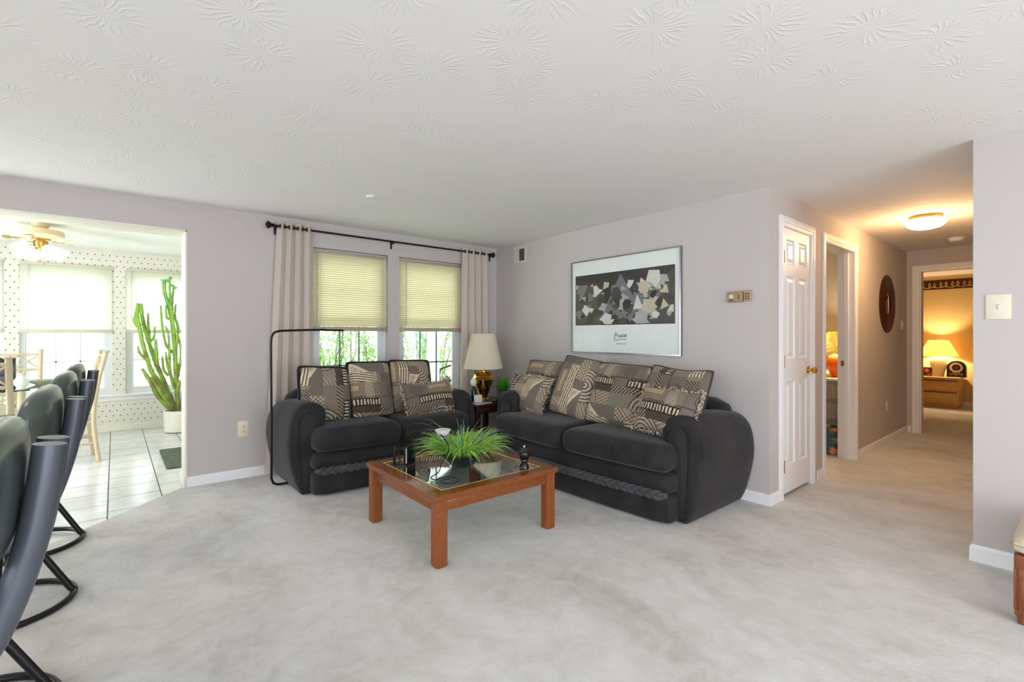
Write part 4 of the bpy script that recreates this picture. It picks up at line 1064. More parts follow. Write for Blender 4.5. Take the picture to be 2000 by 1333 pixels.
# ------------------------------------------------------------------ footstool at the right edge
t = thing('footstool', 'beige padded footstool with carved wooden legs at the right edge, before the bright wall', 'footstool', (3.23, -.08, 0))
fx0, fx1, fy0, fy1 = 2.965, 3.50, -.36, .20
MB().rbox(((fx0+fx1)/2, (fy0+fy1)/2, .338), (fx1 - fx0 + .01, fy1 - fy0 + .01, .080), .034, 10, lambda x, y, z, hx, hy, hz: (x, y, z + (.012 * (1 - (x/hx)**2) * (1 - (y/hy)**2) if z > 0 else 0))).build('padded_seat', plain('beige_upholstery', rgb(216, 203, 182), .75, bump=.1, bs=300), t, 60)
MB().tube([(fx0 - .003, fy0 + .03, .338), (fx0 + .006, fy0 + .006, .338), (fx0 + .03, fy0 - .003, .338), (fx1 - .03, fy0 - .003, .338), (fx1 - .006, fy0 + .006, .338), (fx1 + .003, fy0 + .03, .338), (fx1 + .003, fy1 - .03, .338), (fx1 - .006, fy1 - .006, .338), (fx1 - .03, fy1 + .003, .338), (fx0 + .03, fy1 + .003, .338), (fx0 + .006, fy1 - .006, .338), (fx0 - .003, fy1 - .03, .338)], .005, 6, closed=True).build('piping', plain('beige_piping', rgb(190, 172, 142), .75), t)
MB().box(fx0 + .02, fx1 - .02, fy0 + .02, fy1 - .02, .258, .300, .003).build('seat_rail', M_carved, t)
for sx in (0, 1):
    for sy in (0, 1):
        a = fx0 + .004 + sx * (fx1 - fx0 - .082); b = fy0 + .004 + sy * (fy1 - fy0 - .082); L = .074
        m = MB(); m.box(a, a + L, b, b + L, .235, .298, .004)
        k = .004
        lo = .008
        m.box(a + .004, a + L - .004, b + .004, b + L - .004, .030, .240, .006).box(a + .001, a + L - .001, b + .001, b + L - .001, .040, .062, .004).box(a + .009, a + L - .009, b + .009, b + L - .009, 0, .034, .004)
        for q in (.012, .040):                                  # raised stiles leave a sunk panel on each face
            m.box(a + q - .010, a + q + .006 + (.014 if q > .02 else 0), b - .001, b + .006, .062, .238, .002)
            m.box(a - .001, a + .006, b + q - .010, b + q + .006 + (.014 if q > .02 else 0), .062, .238, .002)
            m.box(a + q - .010, a + q + .006 + (.014 if q > .02 else 0), b + L - .006, b + L + .001, .062, .238, .002)
        m.build('leg', M_carved, t)

# ------------------------------------------------------------------ bar stools in a row
M_gun = plain('gunmetal_tube', rgb(84, 88, 98), .36, .35, var=.03)
M_leather = plain('dark_leather', rgb(64, 73, 69), .28, 0, .6, bump=.015, bs=160)
def bar_stool(label):
    t = thing('bar_stool', label, 'bar stool', (0, 0, 0), 0, 'bar stools in a row at the left edge')
    for y in (-.040, .040):
        p = smoothpath([(.286, y, 1.022), (.274, y, .92), (.257, y, .82), (.222, y, .70), (.180, y, .615), (.11, y, .565), (.0, y, .548)], 5)
        MB().tube(p, .0262, 18).build('back_tube', M_gun, t, 50, True)
    NU, NV = 30, 20
    def pad(u, v):
        y = (u * 2 - 1); Y = y * .25; a = v * 2 * PI
        zt = 1.068 - .050 * abs(y) ** 4 - .03 * abs(y) ** 14; zb = .795 + .03 * abs(y) ** 4 + .03 * abs(y) ** 14; th = .044 * (1 - abs(y) ** 10) ** .5 + .0005
        cz, hz = (zt + zb) / 2, (zt + zb) / 2 - zb; c, s_ = math.cos(a), math.sin(a)
        sg = lambda q, e: math.copysign(abs(q) ** e, q)
        f = (sg(s_, .7) + 1) / 2
        return (.208 - .35 * Y * Y - .016 * (1 - f) * .8 + .012 * (f - .5) + th * sg(c, .75), Y, cz + hz * sg(s_, .7))
    MB().grid(pad, NU, NV).build('backrest', M_leather, t, 70, True, True)
    MB().lathe([(.05, .690), (.19, .690), (.212, .702), (.220, .725), (.214, .750), (.190, .768), (.10, .776), (.001, .778)], (-.01, 0, 0), 40).build('seat', M_leather, t, 60, True)
    MB().lathe([(.09, .655), (.09, .690)], (-.01, 0, 0), 24).lathe([(.032, .34), (.032, .660)], (0, 0, 0), 20).box(-.06, .06, -.075, .075, .535, .560, .006).build('swivel_column', M_gun, t, 40, True)
    for k in range(4):
        a = k * PI / 2
        MB().tube([(r * math.cos(a), r * math.sin(a), z) for r, z in ((.02, .372), (.06, .345), (.225, .030), (.240, .014))], .0145, 10).build('leg', M_blackmetal, t, 50, True)
    MB().tube([(.238 * math.cos(2*PI*k/40), .238 * math.sin(2*PI*k/40), .0145) for k in range(40)], .0135, 10, closed=True).build('floor_ring', M_blackmetal, t, 50, True)
    return t
SL = ['nearest bar stool at the left edge, largest of the row', 'second bar stool from the front in the row at the left edge', 'third bar stool in the row, second from the kitchen', 'farthest bar stool in the row, the one next to the kitchen tiles']
s0 = bar_stool(SL[0]); s0.location = (-.385, 1.366, 0)
for k, y in ((1, 2.245), (2, 3.110), (3, 3.945)): dup(s0, (-.385, y, 0), 0, SL[k])

# unseen ceiling light, added for the warm glow on the ceiling
t = thing('ceiling_light', 'added round warm ceiling light, out of view left of the bar stools', 'ceiling light', (-1.15, 2.7, H))
MB().lathe([(.118, 0), (.122, -.006), (.118, -.016), (.124, -.024), (.120, -.036), (.116, -.038)], (-1.15, 2.7, H), 32).build('rim', M_dullbrass, t)
MB().lathe([(.118, -.030), (.142, -.044), (.148, -.060), (.138, -.082), (.108, -.104), (.06, -.117), (.002, -.121)], (-1.15, 2.7, H), 32).build('glass_dome', emit('warm_dome', (1.0, .78, .52, 1), 22.0, rgb(250, 240, 215)), t)

# ------------------------------------------------------------------ kitchen nook: glass table, rattan-style chairs, fan, cactus, mat
M_rattan = plain('cream_rattan', rgb(206, 190, 158), .45, var=.08, vs=20)
tc = (-.93, 6.55)
t = thing('dining_table', 'round glass dining table on cream rattan legs in the kitchen nook', 'dining table', (tc[0], tc[1], 0))
MB().lathe([(.555, .740), (.560, .745), (.560, .750), (.555, .755)], (tc[0], tc[1], 0), 56).build('glass_top', mat_glass('green_glass', (.72, .90, .82, 1), 0, 1.5, 2.0), t)
for k in range(4):
    a = PI / 4 + k * PI / 2 + .25
    c_, s_ = math.cos(a), math.sin(a)
    MB().tube([(tc[0] + .30 * c_, tc[1] + .30 * s_, 0), (tc[0] + .30 * c_, tc[1] + .30 * s_, .735)], .029, 12).build('leg', M_rattan, t)
m = MB(); C4 = [(tc[0] + .30 * math.cos(PI/4 + k*PI/2 + .25), tc[1] + .30 * math.sin(PI/4 + k*PI/2 + .25)) for k in range(4)]
for k in range(4):
    a, b = C4[k], C4[(k+1) % 4]
    for z in (.69, .52): m.tube([(*a, z), (*b, z)], .013, 8)
    m.tube([(*a, .68), (*b, .53)], .008, 6).tube([(*a, .53), (*b, .68)], .008, 6)
m.build('lattice_apron', M_rattan, t)

def kitchen_chair(label, loc, rz):
    """faces local -y, back at +y"""
    t = thing('rattan_chair', label, 'chair', loc, rz, 'cream rattan kitchen chairs'); L = True
    tops = []
    for s in (-1, 1):
        x = s * .205
        p = [(x, .235, 0), (x, .205, .25), (x, .195, .46), (x, .225, .75), (x, .290, 1.075)]
        MB().tube(smoothpath(p, 4), [.020] * 17, 10).build('back_post', M_rattan, t, 50, L)
        MB().lathe([(.020, 0), (.030, .008), (.030, .016), (.024, .018)], (x, .292, 1.072), 12).build('post_cap', M_rattan, t, 40, L)
        MB().tube([(x, -.215, 0), (x, -.200, .44)], .019, 10).build('front_leg', M_rattan, t, 50, L)
    m = MB(); yb = lambda z: .225 + (z - .75) * .2
    for z in (1.035, .87): m.tube([(-.205, yb(z), z), (.205, yb(z), z)], .013, 8)
    m.tube([(-.205, yb(1.03), 1.03), (.0, yb(.88), .88), (.205, yb(1.03), 1.03)], .008, 6).tube([(-.205, yb(.88), .88), (0, yb(1.03), 1.03), (.205, yb(.88), .88)], .008, 6)
    for x in (-.08, .08): m.tube([(x, yb(.87), .87), (x, .198, .47)], .010, 6)
    m.build('back_lattice', M_rattan, t, 50, L)
    m = MB()
    for s in (-1, 1):
        m.tube([(s * .205, -.208, .18), (s * .205, .212, .18)], .011, 8).tube([(s * .205, -.205, .19), (s * .205, .20, .41)], .007, 6)
    m.tube([(-.205, -.208, .22), (.205, -.208, .22)], .011, 8).tube([(-.205, .212, .22), (.205, .212, .22)], .011, 8)
    m.build('stretchers', M_rattan, t, 50, L)
    MB().rbox((0, -.005, .445), (.44, .43, .04), .018, 6).build('seat_frame', M_rattan, t, 50, L)
    MB().rbox((0, -.01, .482), (.42, .41, .05), .024, 8).build('seat_cushion', plain('white_seat_pad', rgb(226, 222, 212), .8), t, 60, L)
    return t
k1 = kitchen_chair('cream rattan kitchen chair nearest the camera, its back towards us', (-.775, 5.12, 0), PI)
dup(k1, (-.83, 7.10, 0), 0, 'cream rattan kitchen chair beyond the glass table, before the window')
dup(k1, (-.375, 6.43, 0), -PI/2 + .12, 'cream rattan kitchen chair seen from the side, right of the glass table')
t = thing('table_bowl', 'shallow grey bowl near the right rim of the glass table', 'bowl', (-.545, 6.60, .755))
MB().lathe([(.05, 0), (.06, .006), (.13, .040), (.135, .046), (.125, .044), (.055, .012), (.002, .010)], (-.545, 6.60, .755), 28).build('bowl_shell', plain('stone_glaze', rgb(170, 164, 150), .35), t)
t = thing('white_vase', 'small white vase on the glass table, behind the near chair', 'vase', (-.665, 6.33, .755))
MB().lathe([(.03, 0), (.05, .03), (.055, .06), (.035, .095), (.028, .115), (.038, .13), (.034, .13)], (-.665, 6.33, .755), 24).build('vase_body', plain('white_glaze', rgb(236, 234, 228), .25), t)
t = thing('black_box', 'black box standing on the glass table at the left edge of the photo', 'box', (-.84, 6.52, .755))
MB().box(-.99, -.715, 6.45, 6.62, .755, 1.03, .008).build('box_body', plain('black_plastic', rgb(26, 30, 30), .2), t)
MB().box(-.97, -.775, 6.446, 6.452, .80, .86, .002).build('face_strip', plain('grey_strip', rgb(80, 84, 84), .3), t)

# ceiling fan
fc = (-.55, 6.50)
t = thing('ceiling_fan', 'white ceiling fan with lit glass shades in the kitchen nook', 'ceiling fan', (fc[0], fc[1], H))
M_fan = plain('fan_cream', rgb(224, 204, 160), .4); M_blade = plain('fan_blade', rgb(242, 240, 232), .4)
F0 = (fc[0], fc[1], H + .012)
MB().lathe([(.072, 0), (.070, -.012), (.048, -.055), (.046, -.066)], F0, 28).build('canopy', M_fan, t)
MB().lathe([(.060, -.062), (.165, -.070), (.172, -.080), (.172, -.122), (.160, -.134), (.085, -.140), (.080, -.150)], F0, 36).build('motor_housing', M_fan, t)
MB().lathe([(.070, -.150), (.066, -.165), (.052, -.172), (.054, -.215), (.046, -.232), (.020, -.236), (.018, -.262), (.010, -.268)], F0, 28).build('light_fitter', M_dullbrass, t)
for k in range(5):
    a = -.62 + k * 2 * PI / 5; R = Matrix.Translation(F0) @ Matrix.Rotation(a, 4, 'Z') @ Matrix.Translation((0, 0, -.156)) @ Matrix.Rotation(.20, 4, 'X')
    m = MB(); pts = [(.19, -.052), (.28, -.062), (.62, -.070), (.665, -.058), (.685, 0), (.665, .058), (.62, .070), (.28, .062), (.19, .052)]
    n = len(pts); vs = [R @ Vector((x, y, z)) for z in (-.003, .004) for x, y in pts]
    m.add(vs, [tuple(range(n)), tuple(range(2*n-1, n-1, -1))] + [(i, (i+1) % n, n + (i+1) % n, n + i) for i in range(n)]); b = m.build('blade', M_blade, t, 30)
    m = MB(); m.box(.10, .23, -.016, .016, -.010, -.003, .002).box(.20, .26, -.040, .040, -.009, -.003, .003); m.xf(R); m.build('blade_bracket', M_dullbrass, b)
M_bell = emit('lit_bell_glass', (1.0, .95, .86, 1), 5.0, rgb(250, 246, 236))
for k in range(4):
    a = .5 + k * PI / 2
    R = Matrix.Translation((F0[0] + .055 * math.cos(a), F0[1] + .055 * math.sin(a), F0[2] - .215)) @ Matrix.Rotation(a, 4, 'Z') @ Matrix.Rotation(-.95, 4, 'Y')
    m = MB().lathe([(.016, -.02), (.018, -.045)], (0, 0, 0), 14); m.xf(R); arm = m.build('lamp_arm', M_dullbrass, t)
    m = MB().lathe([(.022, -.038), (.036, -.060), (.060, -.110), (.074, -.150), (.068, -.150), (.054, -.112), (.030, -.062)], (0, 0, 0), 24, caps=False); m.xf(R); m.build('glass_shade', M_bell, arm)
m = MB()
for dx, l in ((.025, .12), (-.02, .09)): m.tube([(F0[0] + dx, F0[1] - .03, F0[2] - .26), (F0[0] + dx, F0[1] - .03, F0[2] - .26 - l)], .0015, 5).lathe([(.001, 0), (.007, -.006), (.007, -.018), (.001, -.024)], (F0[0] + dx, F0[1] - .03, F0[2] - .26 - l), 10)
m.build('pull_chain', M_dullbrass, t)

# tall branching cactus in a white pot
def mat_cactus():
    t = NT('cactus_skin'); p = t.obj(); x, y, z = t.xyz(p)
    f = t.noise(p, 9, 3); hgt = t.m_('DIVIDE', z, 1.2)
    col = t.ramp(t.m_('ADD', t.m_('MULTIPLY', f, .8), t.m_('MULTIPLY', hgt, .25)), [(.34, rgb(134, 116, 98)), (.52, rgb(136, 150, 78)), (.66, rgb(156, 198, 80)), (.85, rgb(112, 170, 88))])
    return t.done(t.bsdf(col, .5, 0, None, .3))
M_cactus = mat_cactus()
cb = (.655, 7.55)
t = thing('tall_cactus', 'tall branching green cactus in a white pot by the kitchen window', 'plant', (cb[0], cb[1], 0))
MB().lathe([(.150, 0), (.166, .006), (.170, .02), (.172, .262), (.168, .272), (.158, .272), (.155, .23)], (cb[0], cb[1], 0), 36).build('pot', plain('white_ceramic', rgb(238, 234, 222), .3), t)
MB().lathe([(.156, .235), (.05, .245), (.001, .246)], (cb[0], cb[1], 0), 16, caps=False).build('soil', plain('dry_soil', rgb(92, 78, 60), .9), t)
CP = dict(
 a=[(.610,.24),(.417,.676),(.354,.797),(.271,1.138),(.241,1.32),(.215,1.487),(.225,1.642)], b=[(.62,.24),(.492,.631),(.396,.927),(.323,1.203),(.271,1.463),(.259,1.644)],
 c=[(.635,.24),(.612,.785),(.59,1.215),(.568,1.443),(.535,1.629),(.492,1.8),(.492,1.953)], d=[(.59,1.269),(.568,1.496),(.546,1.736),(.543,1.987)], e=[(.568,1.51),(.573,1.671),(.59,1.893)],
 f=[(.605,1.0),(.634,1.323),(.601,1.484),(.61,1.645)], g=[(.63,.70),(.667,.999),(.634,1.269)], h=[(.59,.24),(.43,.46),(.365,.613),(.266,.827)], i=[(.335,.90),(.241,1.022),(.222,1.113)],
 j=[(.344,1.14),(.328,1.373),(.328,1.523)], k=[(.335,1.15),(.386,1.216),(.396,1.354)], l=[(.420,.86),(.407,1.137),(.405,1.196)], m=[(.56,1.46),(.515,1.47),(.505,1.628)], n=[(.60,1.0),(.514,1.109),(.47,1.36),(.455,1.626)],
 o=[(.600,.56),(.552,.75),(.535,1.215),(.498,1.362)], p=[(.59,.62),(.525,.842),(.505,1.029)], q=[(.535,.72),(.485,.80),(.471,.977)], r=[(.67,.24),(.69,.458),(.70,.62)], s=[(.65,.24),(.625,.488),(.651,.662)],
 t=[(.241,1.32),(.19,1.409),(.185,1.47)], u=[(.255,1.36),(.205,1.42),(.200,1.53)], v=[(.56,.30),(.439,.542),(.349,.719)], w=[(.70,.24),(.76,.70),(.80,1.1),(.79,1.5)], x=[(.68,.24),(.72,.5),(.74,.85)])
rnd = random.Random(9)
for key, pts in CP.items():
    yb0 = cb[1] + rnd.uniform(-.05, .05); dy = rnd.uniform(-.10, .10)
    z0, z1 = pts[0][1], pts[-1][1]
    par = {'i': 'a', 't': 'a', 'u': 'b', 'j': 'b', 'k': 'b'}.get(key)
    P3 = [(x, yb0 * 0 + cb[1] + dy * (z - .25) * (1 if z0 < .4 else .4), z) for x, z in pts]
    sp = smoothpath(P3, 7); n = len(sp); r1 = .031 if z0 < .4 else .021
    rad = [max(.010, (r1 - (.010 * i / n)) * (1 + .10 * math.sin(i * 1.9)) * (1 if i < n - 2 else .75)) for i in range(n)]
    MB().tube(sp, rad, 10, ridge=.55).build('cactus_branch', M_cactus, t, 20)
m = MB()
for x, z in ((.492, 1.95), (.543, 1.985), (.59, 1.89)):
    for q in range(10):
        a = rnd.uniform(0, 6.28); c0 = Vector((x, cb[1], z - rnd.uniform(0, .06))); d = Vector((math.cos(a), .4 * math.sin(a), .5)); sd = Vector((-math.sin(a), .3, math.cos(a))) * .007
        m.add([c0, c0 + d * .022 + sd, c0 + d * .045, c0 + d * .022 - sd], [(0, 1, 2, 3)])
m.build('tip_leaves', M_fern, t, None)
m = MB().rbox((.70, 5.92, .004), (.66, .94, .012), .005, 4)
def mat_mat():
    t = NT('grey_green_mat'); p = t.pos(); f = t.noise(t.vm('MULTIPLY', p, (4, 14, 1)), 6, 4, .7, 1.5)
    return t.done(t.bsdf(t.ramp(f, [(.35, rgb(58, 66, 58)), (.65, rgb(128, 136, 122))]), .9, 0, t.bump(f, .5, .01), .1))
tag(m.build('floor_mat', mat_mat()), 'dark grey-green mat on the kitchen tiles beside the opening', 'mat')

# ------------------------------------------------------------------ bedroom beyond the hall
def mat_border():
    t = NT('wallpaper_border'); p = t.pos(); x, y, z = t.xyz(p)
    h = t.m_('SUBTRACT', z, 2.16); f = t.m_('SUBTRACT', t.m_('FRACT', t.m_('DIVIDE', y, .155)), .5)
    r = t.m_('ADD', t.m_('MULTIPLY', t.m_('ABSOLUTE', t.m_('SUBTRACT', t.m_('ABSOLUTE', f), .23)), .62), t.m_('ABSOLUTE', t.m_('MULTIPLY', h, 1.5)))
    ring = t.m_('LESS_THAN', t.m_('ABSOLUTE', t.m_('SUBTRACT', r, .062)), .020)
    vine = t.m_('LESS_THAN', t.m_('ABSOLUTE', t.m_('SUBTRACT', h, t.m_('SUBTRACT', t.m_('MULTIPLY', t.m_('SINE', t.m_('MULTIPLY', y, 40)), .008), .05))), .007)
    f2 = t.m_('MAXIMUM', ring, vine)
    col = t.mix(t.m_('MULTIPLY', f2, t.m_('GREATER_THAN', t.noise(p, 60, 2), .42)), rgb(74, 40, 22), rgb(214, 180, 112))
    return t.done(t.bsdf(col, .7, 0, None, .2))
struct('trim_7', MB().box(11.443, 11.4495, -1.4, 3.2, 2.075, 2.245), mat_border())
nx0, nx1, ny0, ny1, NZ = 10.93, 11.43, 1.36, 2.12, .525
t = thing('nightstand', 'light oak two-drawer nightstand against the far bedroom wall', 'nightstand', ((nx0+nx1)/2, (ny0+ny1)/2, 0))
MB().box(nx0 + .01, nx1, ny0, ny1, .06, NZ - .035, .004).box(nx0 + .05, nx1 - .03, ny0 + .03, ny1 - .03, 0, .062).build('body', M_oak, t)
MB().box(nx0 - .012, nx1, ny0 - .015, ny1 + .015, NZ - .035, NZ, .010).build('top', plain('pale_oak_top', rgb(226, 190, 128), .35), t)
for z0_, z1_ in ((.09, .275), (.29, .475)):
    d = MB().box(nx0 - .006, nx0 + .012, ny0 + .025, ny1 - .025, z0_, z1_, .003).build('drawer', M_oak, t)
    MB().box(nx0 - .016, nx0 - .004, ny0 + .025, ny1 - .025, z1_ - .022, z1_, .005).build('finger_rail', M_wood, d)
L1 = (11.17, 1.655, NZ)
t = thing('bedside_lamp', 'lit white ceramic table lamp with a wide cone shade on the bedroom nightstand', 'table lamp', L1)
M_ceram = plain('cream_ceramic', rgb(238, 224, 190), .3)
MB().lathe([(.075, 0), (.078, .01), (.085, .06), (.105, .15), (.118, .22), (.118, .27), (.10, .31), (.06, .335), (.03, .342)], L1, 16).build('ribbed_base', M_ceram, t, 20)
MB().lathe([(.018, .34), (.018, .40), (.010, .41)], L1, 14).build('neck', M_dullbrass, t)
M_litshade = translucent('lit_cream_shade', rgb(240, 228, 196), rgb(244, 226, 180), .42, .8)
shade(L1, [(.262, .355), (.262, .368), (.145, .620), (.142, .630)], M_litshade, t, 36)
MB().lathe([(.004, .60), (.004, .645), (.010, .652), (.006, .664), (.001, .668)], L1, 10).build('finial', M_dullbrass, t)
point('bulb', (L1[0], L1[1], NZ + .50), 46, (1.0, .72, .40), .04, t)
t = thing('arched_clock', 'dark arched mantel clock with a pale dial on the nightstand right of the lamp', 'clock', (11.16, 1.415, NZ))
m = MB(); arch = [(-.125, 0), (.125, 0)] + [(.125 * math.cos(a), .155 + .125 * math.sin(a)) for a in [PI * q / 14 for q in range(15)]]
Mr = Matrix.Translation((11.10, 1.415, NZ)) @ Matrix.Rotation(-PI/2, 4, 'Z')
m.prism(arch, (0, .11), mat=Mr); m.build('clock_case', plain('dark_case', rgb(40, 24, 16), .3), t, 25)
m = MB()
for r0, r1, z, yy in ((.055, .086, 0, -.004),): m.lathe([(r1, 0), (r1, .006), (r0, .006), (r0, 0)], (0, 0, 0), 32, caps=False, mat=Mr @ Matrix.Translation((0, 0, .165)) @ Matrix.Rotation(PI/2, 4, 'X'))
m.build('dial', plain('cream_dial', rgb(232, 210, 150), .4), t)
m = MB().lathe([(.03, 0), (.03, .008), (.012, .012)], (0, 0, 0), 20, mat=Mr @ Matrix.Translation((0, 0, .165)) @ Matrix.Rotation(PI/2, 4, 'X')); m.build('dial_centre', plain('brown_centre', rgb(90, 50, 26), .4), t)
m = MB(); 
for k in range(5): m.lathe([(.018, 0), (.018, .005)], (0, 0, 0), 10, mat=Mr @ Matrix.Translation((-.07 + .035 * k, 0, .05 + .012 * (k % 2))) @ Matrix.Rotation(PI/2, 4, 'X'))
m.build('gold_ornament', M_dullbrass, t)
t = thing('small_picture', 'small orange and brown picture leaning on the nightstand left of the lamp', 'picture', (11.12, 1.835, NZ))
Mr = Matrix.Translation((11.10, 1.835, NZ)) @ Matrix.Rotation(-PI/2, 4, 'Z') @ Matrix.Rotation(-.12, 4, 'X')
m = MB()
for a, b, c, d in ((-.105, .105, 0, .014), (-.105, .105, .141, .155), (-.105, -.091, 0, .155), (.091, .105, 0, .155)): m.box(a, b, -.008, .008, c, d)
m.xf(Mr); m.build('frame', plain('brown_frame', rgb(70, 36, 18), .4), t)
tt_ = NT('orange_print'); v_ = tt_.n.new('ShaderNodeTexVoronoi'); tt_.put(v_.inputs['Vector'], tt_.obj()); v_.inputs['Scale'].default_value = 16
M_or = tt_.done(tt_.bsdf(tt_.ramp(v_.outputs['Distance'], [(.1, rgb(236, 150, 60)), (.45, rgb(190, 70, 24)), (.6, rgb(50, 22, 14))]), .5))
m = MB().box(-.092, .092, -.003, .003, .013, .142); m.xf(Mr); m.build('print', M_or, t)

# ------------------------------------------------------------------ side room seen through the open doorway
M_wicker_t = NT('white_wicker'); p_ = M_wicker_t.obj(); x_, y_, z_ = M_wicker_t.xyz(p_)
w_ = M_wicker_t.m_('MULTIPLY', M_wicker_t.m_('SINE', M_wicker_t.m_('MULTIPLY', y_, 260)), M_wicker_t.m_('SINE', M_wicker_t.m_('MULTIPLY', z_, 420)))
M_wicker = M_wicker_t.done(M_wicker_t.bsdf(M_wicker_t.mix(M_wicker_t.m_('ADD', .5, M_wicker_t.m_('MULTIPLY', w_, .5)), rgb(150, 138, 122), rgb(206, 196, 182)), .6, 0, M_wicker_t.bump(w_, .6, .004), .3))
M_reed = plain('pale_reed', rgb(214, 204, 190), .5)
wx0, wx1, wy0, wy1, WZ = 5.95, 6.46, 1.655, 2.45, .776
t = thing('wicker_dresser', 'white wicker dresser in the side room, seen through the open doorway', 'dresser', ((wx0+wx1)/2, (wy0+wy1)/2, 0))
MB().box(wx0 + .012, wx1, wy0 + .005, wy1 - .005, .05, WZ - .03, .006).build('body', M_wicker, t)
MB().box(wx0 - .012, wx1, wy0 - .012, wy1 + .012, WZ - .03, WZ, .010).build('top', plain('white_top', rgb(238, 232, 220), .4), t)
for a, b in ((.09, .30), (.32, .52), (.54, .73)):
    d = MB().box(wx0 - .004, wx0 + .014, wy0 + .010, wy1 - .010, a, b, .006).build('drawer', M_wicker, t)
    m = MB(); y = wy0 + .02
    while y < wy1 - .05: m.tube([(wx0 - .006, y, a + .02), (wx0 - .006, y, b - .02)], .0062, 6); y += .021
    m.build('reeds', M_reed, d)
for a in (wx0 + .02, wx1 - .06):
    for b in (wy0 + .01, wy1 - .05): MB().box(a, a + .04, b, b + .04, 0, .06).build('foot', M_wicker, t)
L2 = (6.20, 1.765, WZ)
t = thing('orange_lamp', 'lit lamp with an orange ceramic base and flowered shade on the white wicker dresser', 'table lamp', L2)
MB().lathe([(.060, 0), (.066, .008), (.080, .05), (.104, .11), (.113, .16), (.108, .20), (.080, .238), (.045, .255), (.030, .258)], L2, 32).build('ceramic_base', plain('orange_glaze', rgb(232, 108, 32), .22), t)
MB().lathe([(.018, .256), (.018, .30), (.008, .31)], L2, 14).build('neck', M_dullbrass, t)
tt_ = NT('flowered_shade'); f_ = tt_.noise(tt_.obj(), 22, 3, .6, 1.0)
c_ = tt_.ramp(f_, [(.40, rgb(250, 240, 206)), (.50, rgb(244, 220, 140)), (.56, rgb(150, 170, 90)), (.62, rgb(246, 214, 170))])
M_flower = tt_.done(tt_.mixs(.32, tt_.bsdf(c_, .8, 0, None, .1), tt_.shader('ShaderNodeBsdfTranslucent', Color=c_)))
pr = [(.190, .285), (.194, .300), (.170, .375), (.095, .500), (.090, .506)]
pr = pr + [(r - .004, z) for r, z in reversed(pr)] + [pr[0]]
MB().lathe(pr, L2, 8, caps=False, a0=.39).build('lamp_shade', M_flower, t, 20)
point('bulb', (L2[0], L2[1], WZ + .40), 18, (1.0, .80, .52), .04, t)
t = thing('yellow_dish', 'shallow yellow dish on the white wicker dresser beside the orange lamp', 'dish', (6.12, 1.885, WZ))
MB().lathe([(.04, 0), (.05, .005), (.085, .028), (.082, .030), (.045, .010), (.001, .009)], (6.09, 1.875, WZ), 24).build('dish_shell', plain('yellow_glaze', rgb(240, 196, 92), .3), t)
t = thing('dark_picture', 'small dark framed picture hanging on the side room wall behind the orange lamp', 'picture', (6.49, 1.985, .91))
m = MB()
for a, b, c, d in ((1.88, 2.09, .85, .866), (1.88, 2.09, .97, .986), (1.88, 1.896, .85, .986), (2.074, 2.09, .85, .986)): m.box(6.482, 6.4995, a, b, c, d)
m.build('frame', plain('black_frame', rgb(34, 32, 32), .4), t)
MB().box(6.490, 6.4985, 1.892, 2.078, .862, .974).build('print', M_or, t)
tt_ = NT('flowered_basket'); v_ = tt_.n.new('ShaderNodeTexVoronoi'); tt_.put(v_.inputs['Vector'], tt_.obj()); v_.inputs['Scale'].default_value = 10
c_ = tt_.ramp(tt_.m_('ADD', v_.outputs['Distance'], tt_.m_('MULTIPLY', tt_.m_('SUBTRACT', tt_.noise(tt_.obj(), 40, 3), .5), .5)), [(.20, rgb(244, 206, 140)), (.42, rgb(236, 146, 84)), (.52, rgb(96, 130, 90)), (.66, rgb(62, 100, 116))])
t = thing('waste_basket', 'flowered blue and orange waste basket on the carpet before the white wicker dresser', 'waste basket', (5.80, 1.725, 0))
MB().lathe([(.088, 0), (.092, .004), (.108, .275), (.110, .285), (.104, .285), (.090, .02), (.001, .015)], (5.80, 1.725, 0), 32).build('basket_wall', tt_.done(tt_.bsdf(c_, .5)), t)

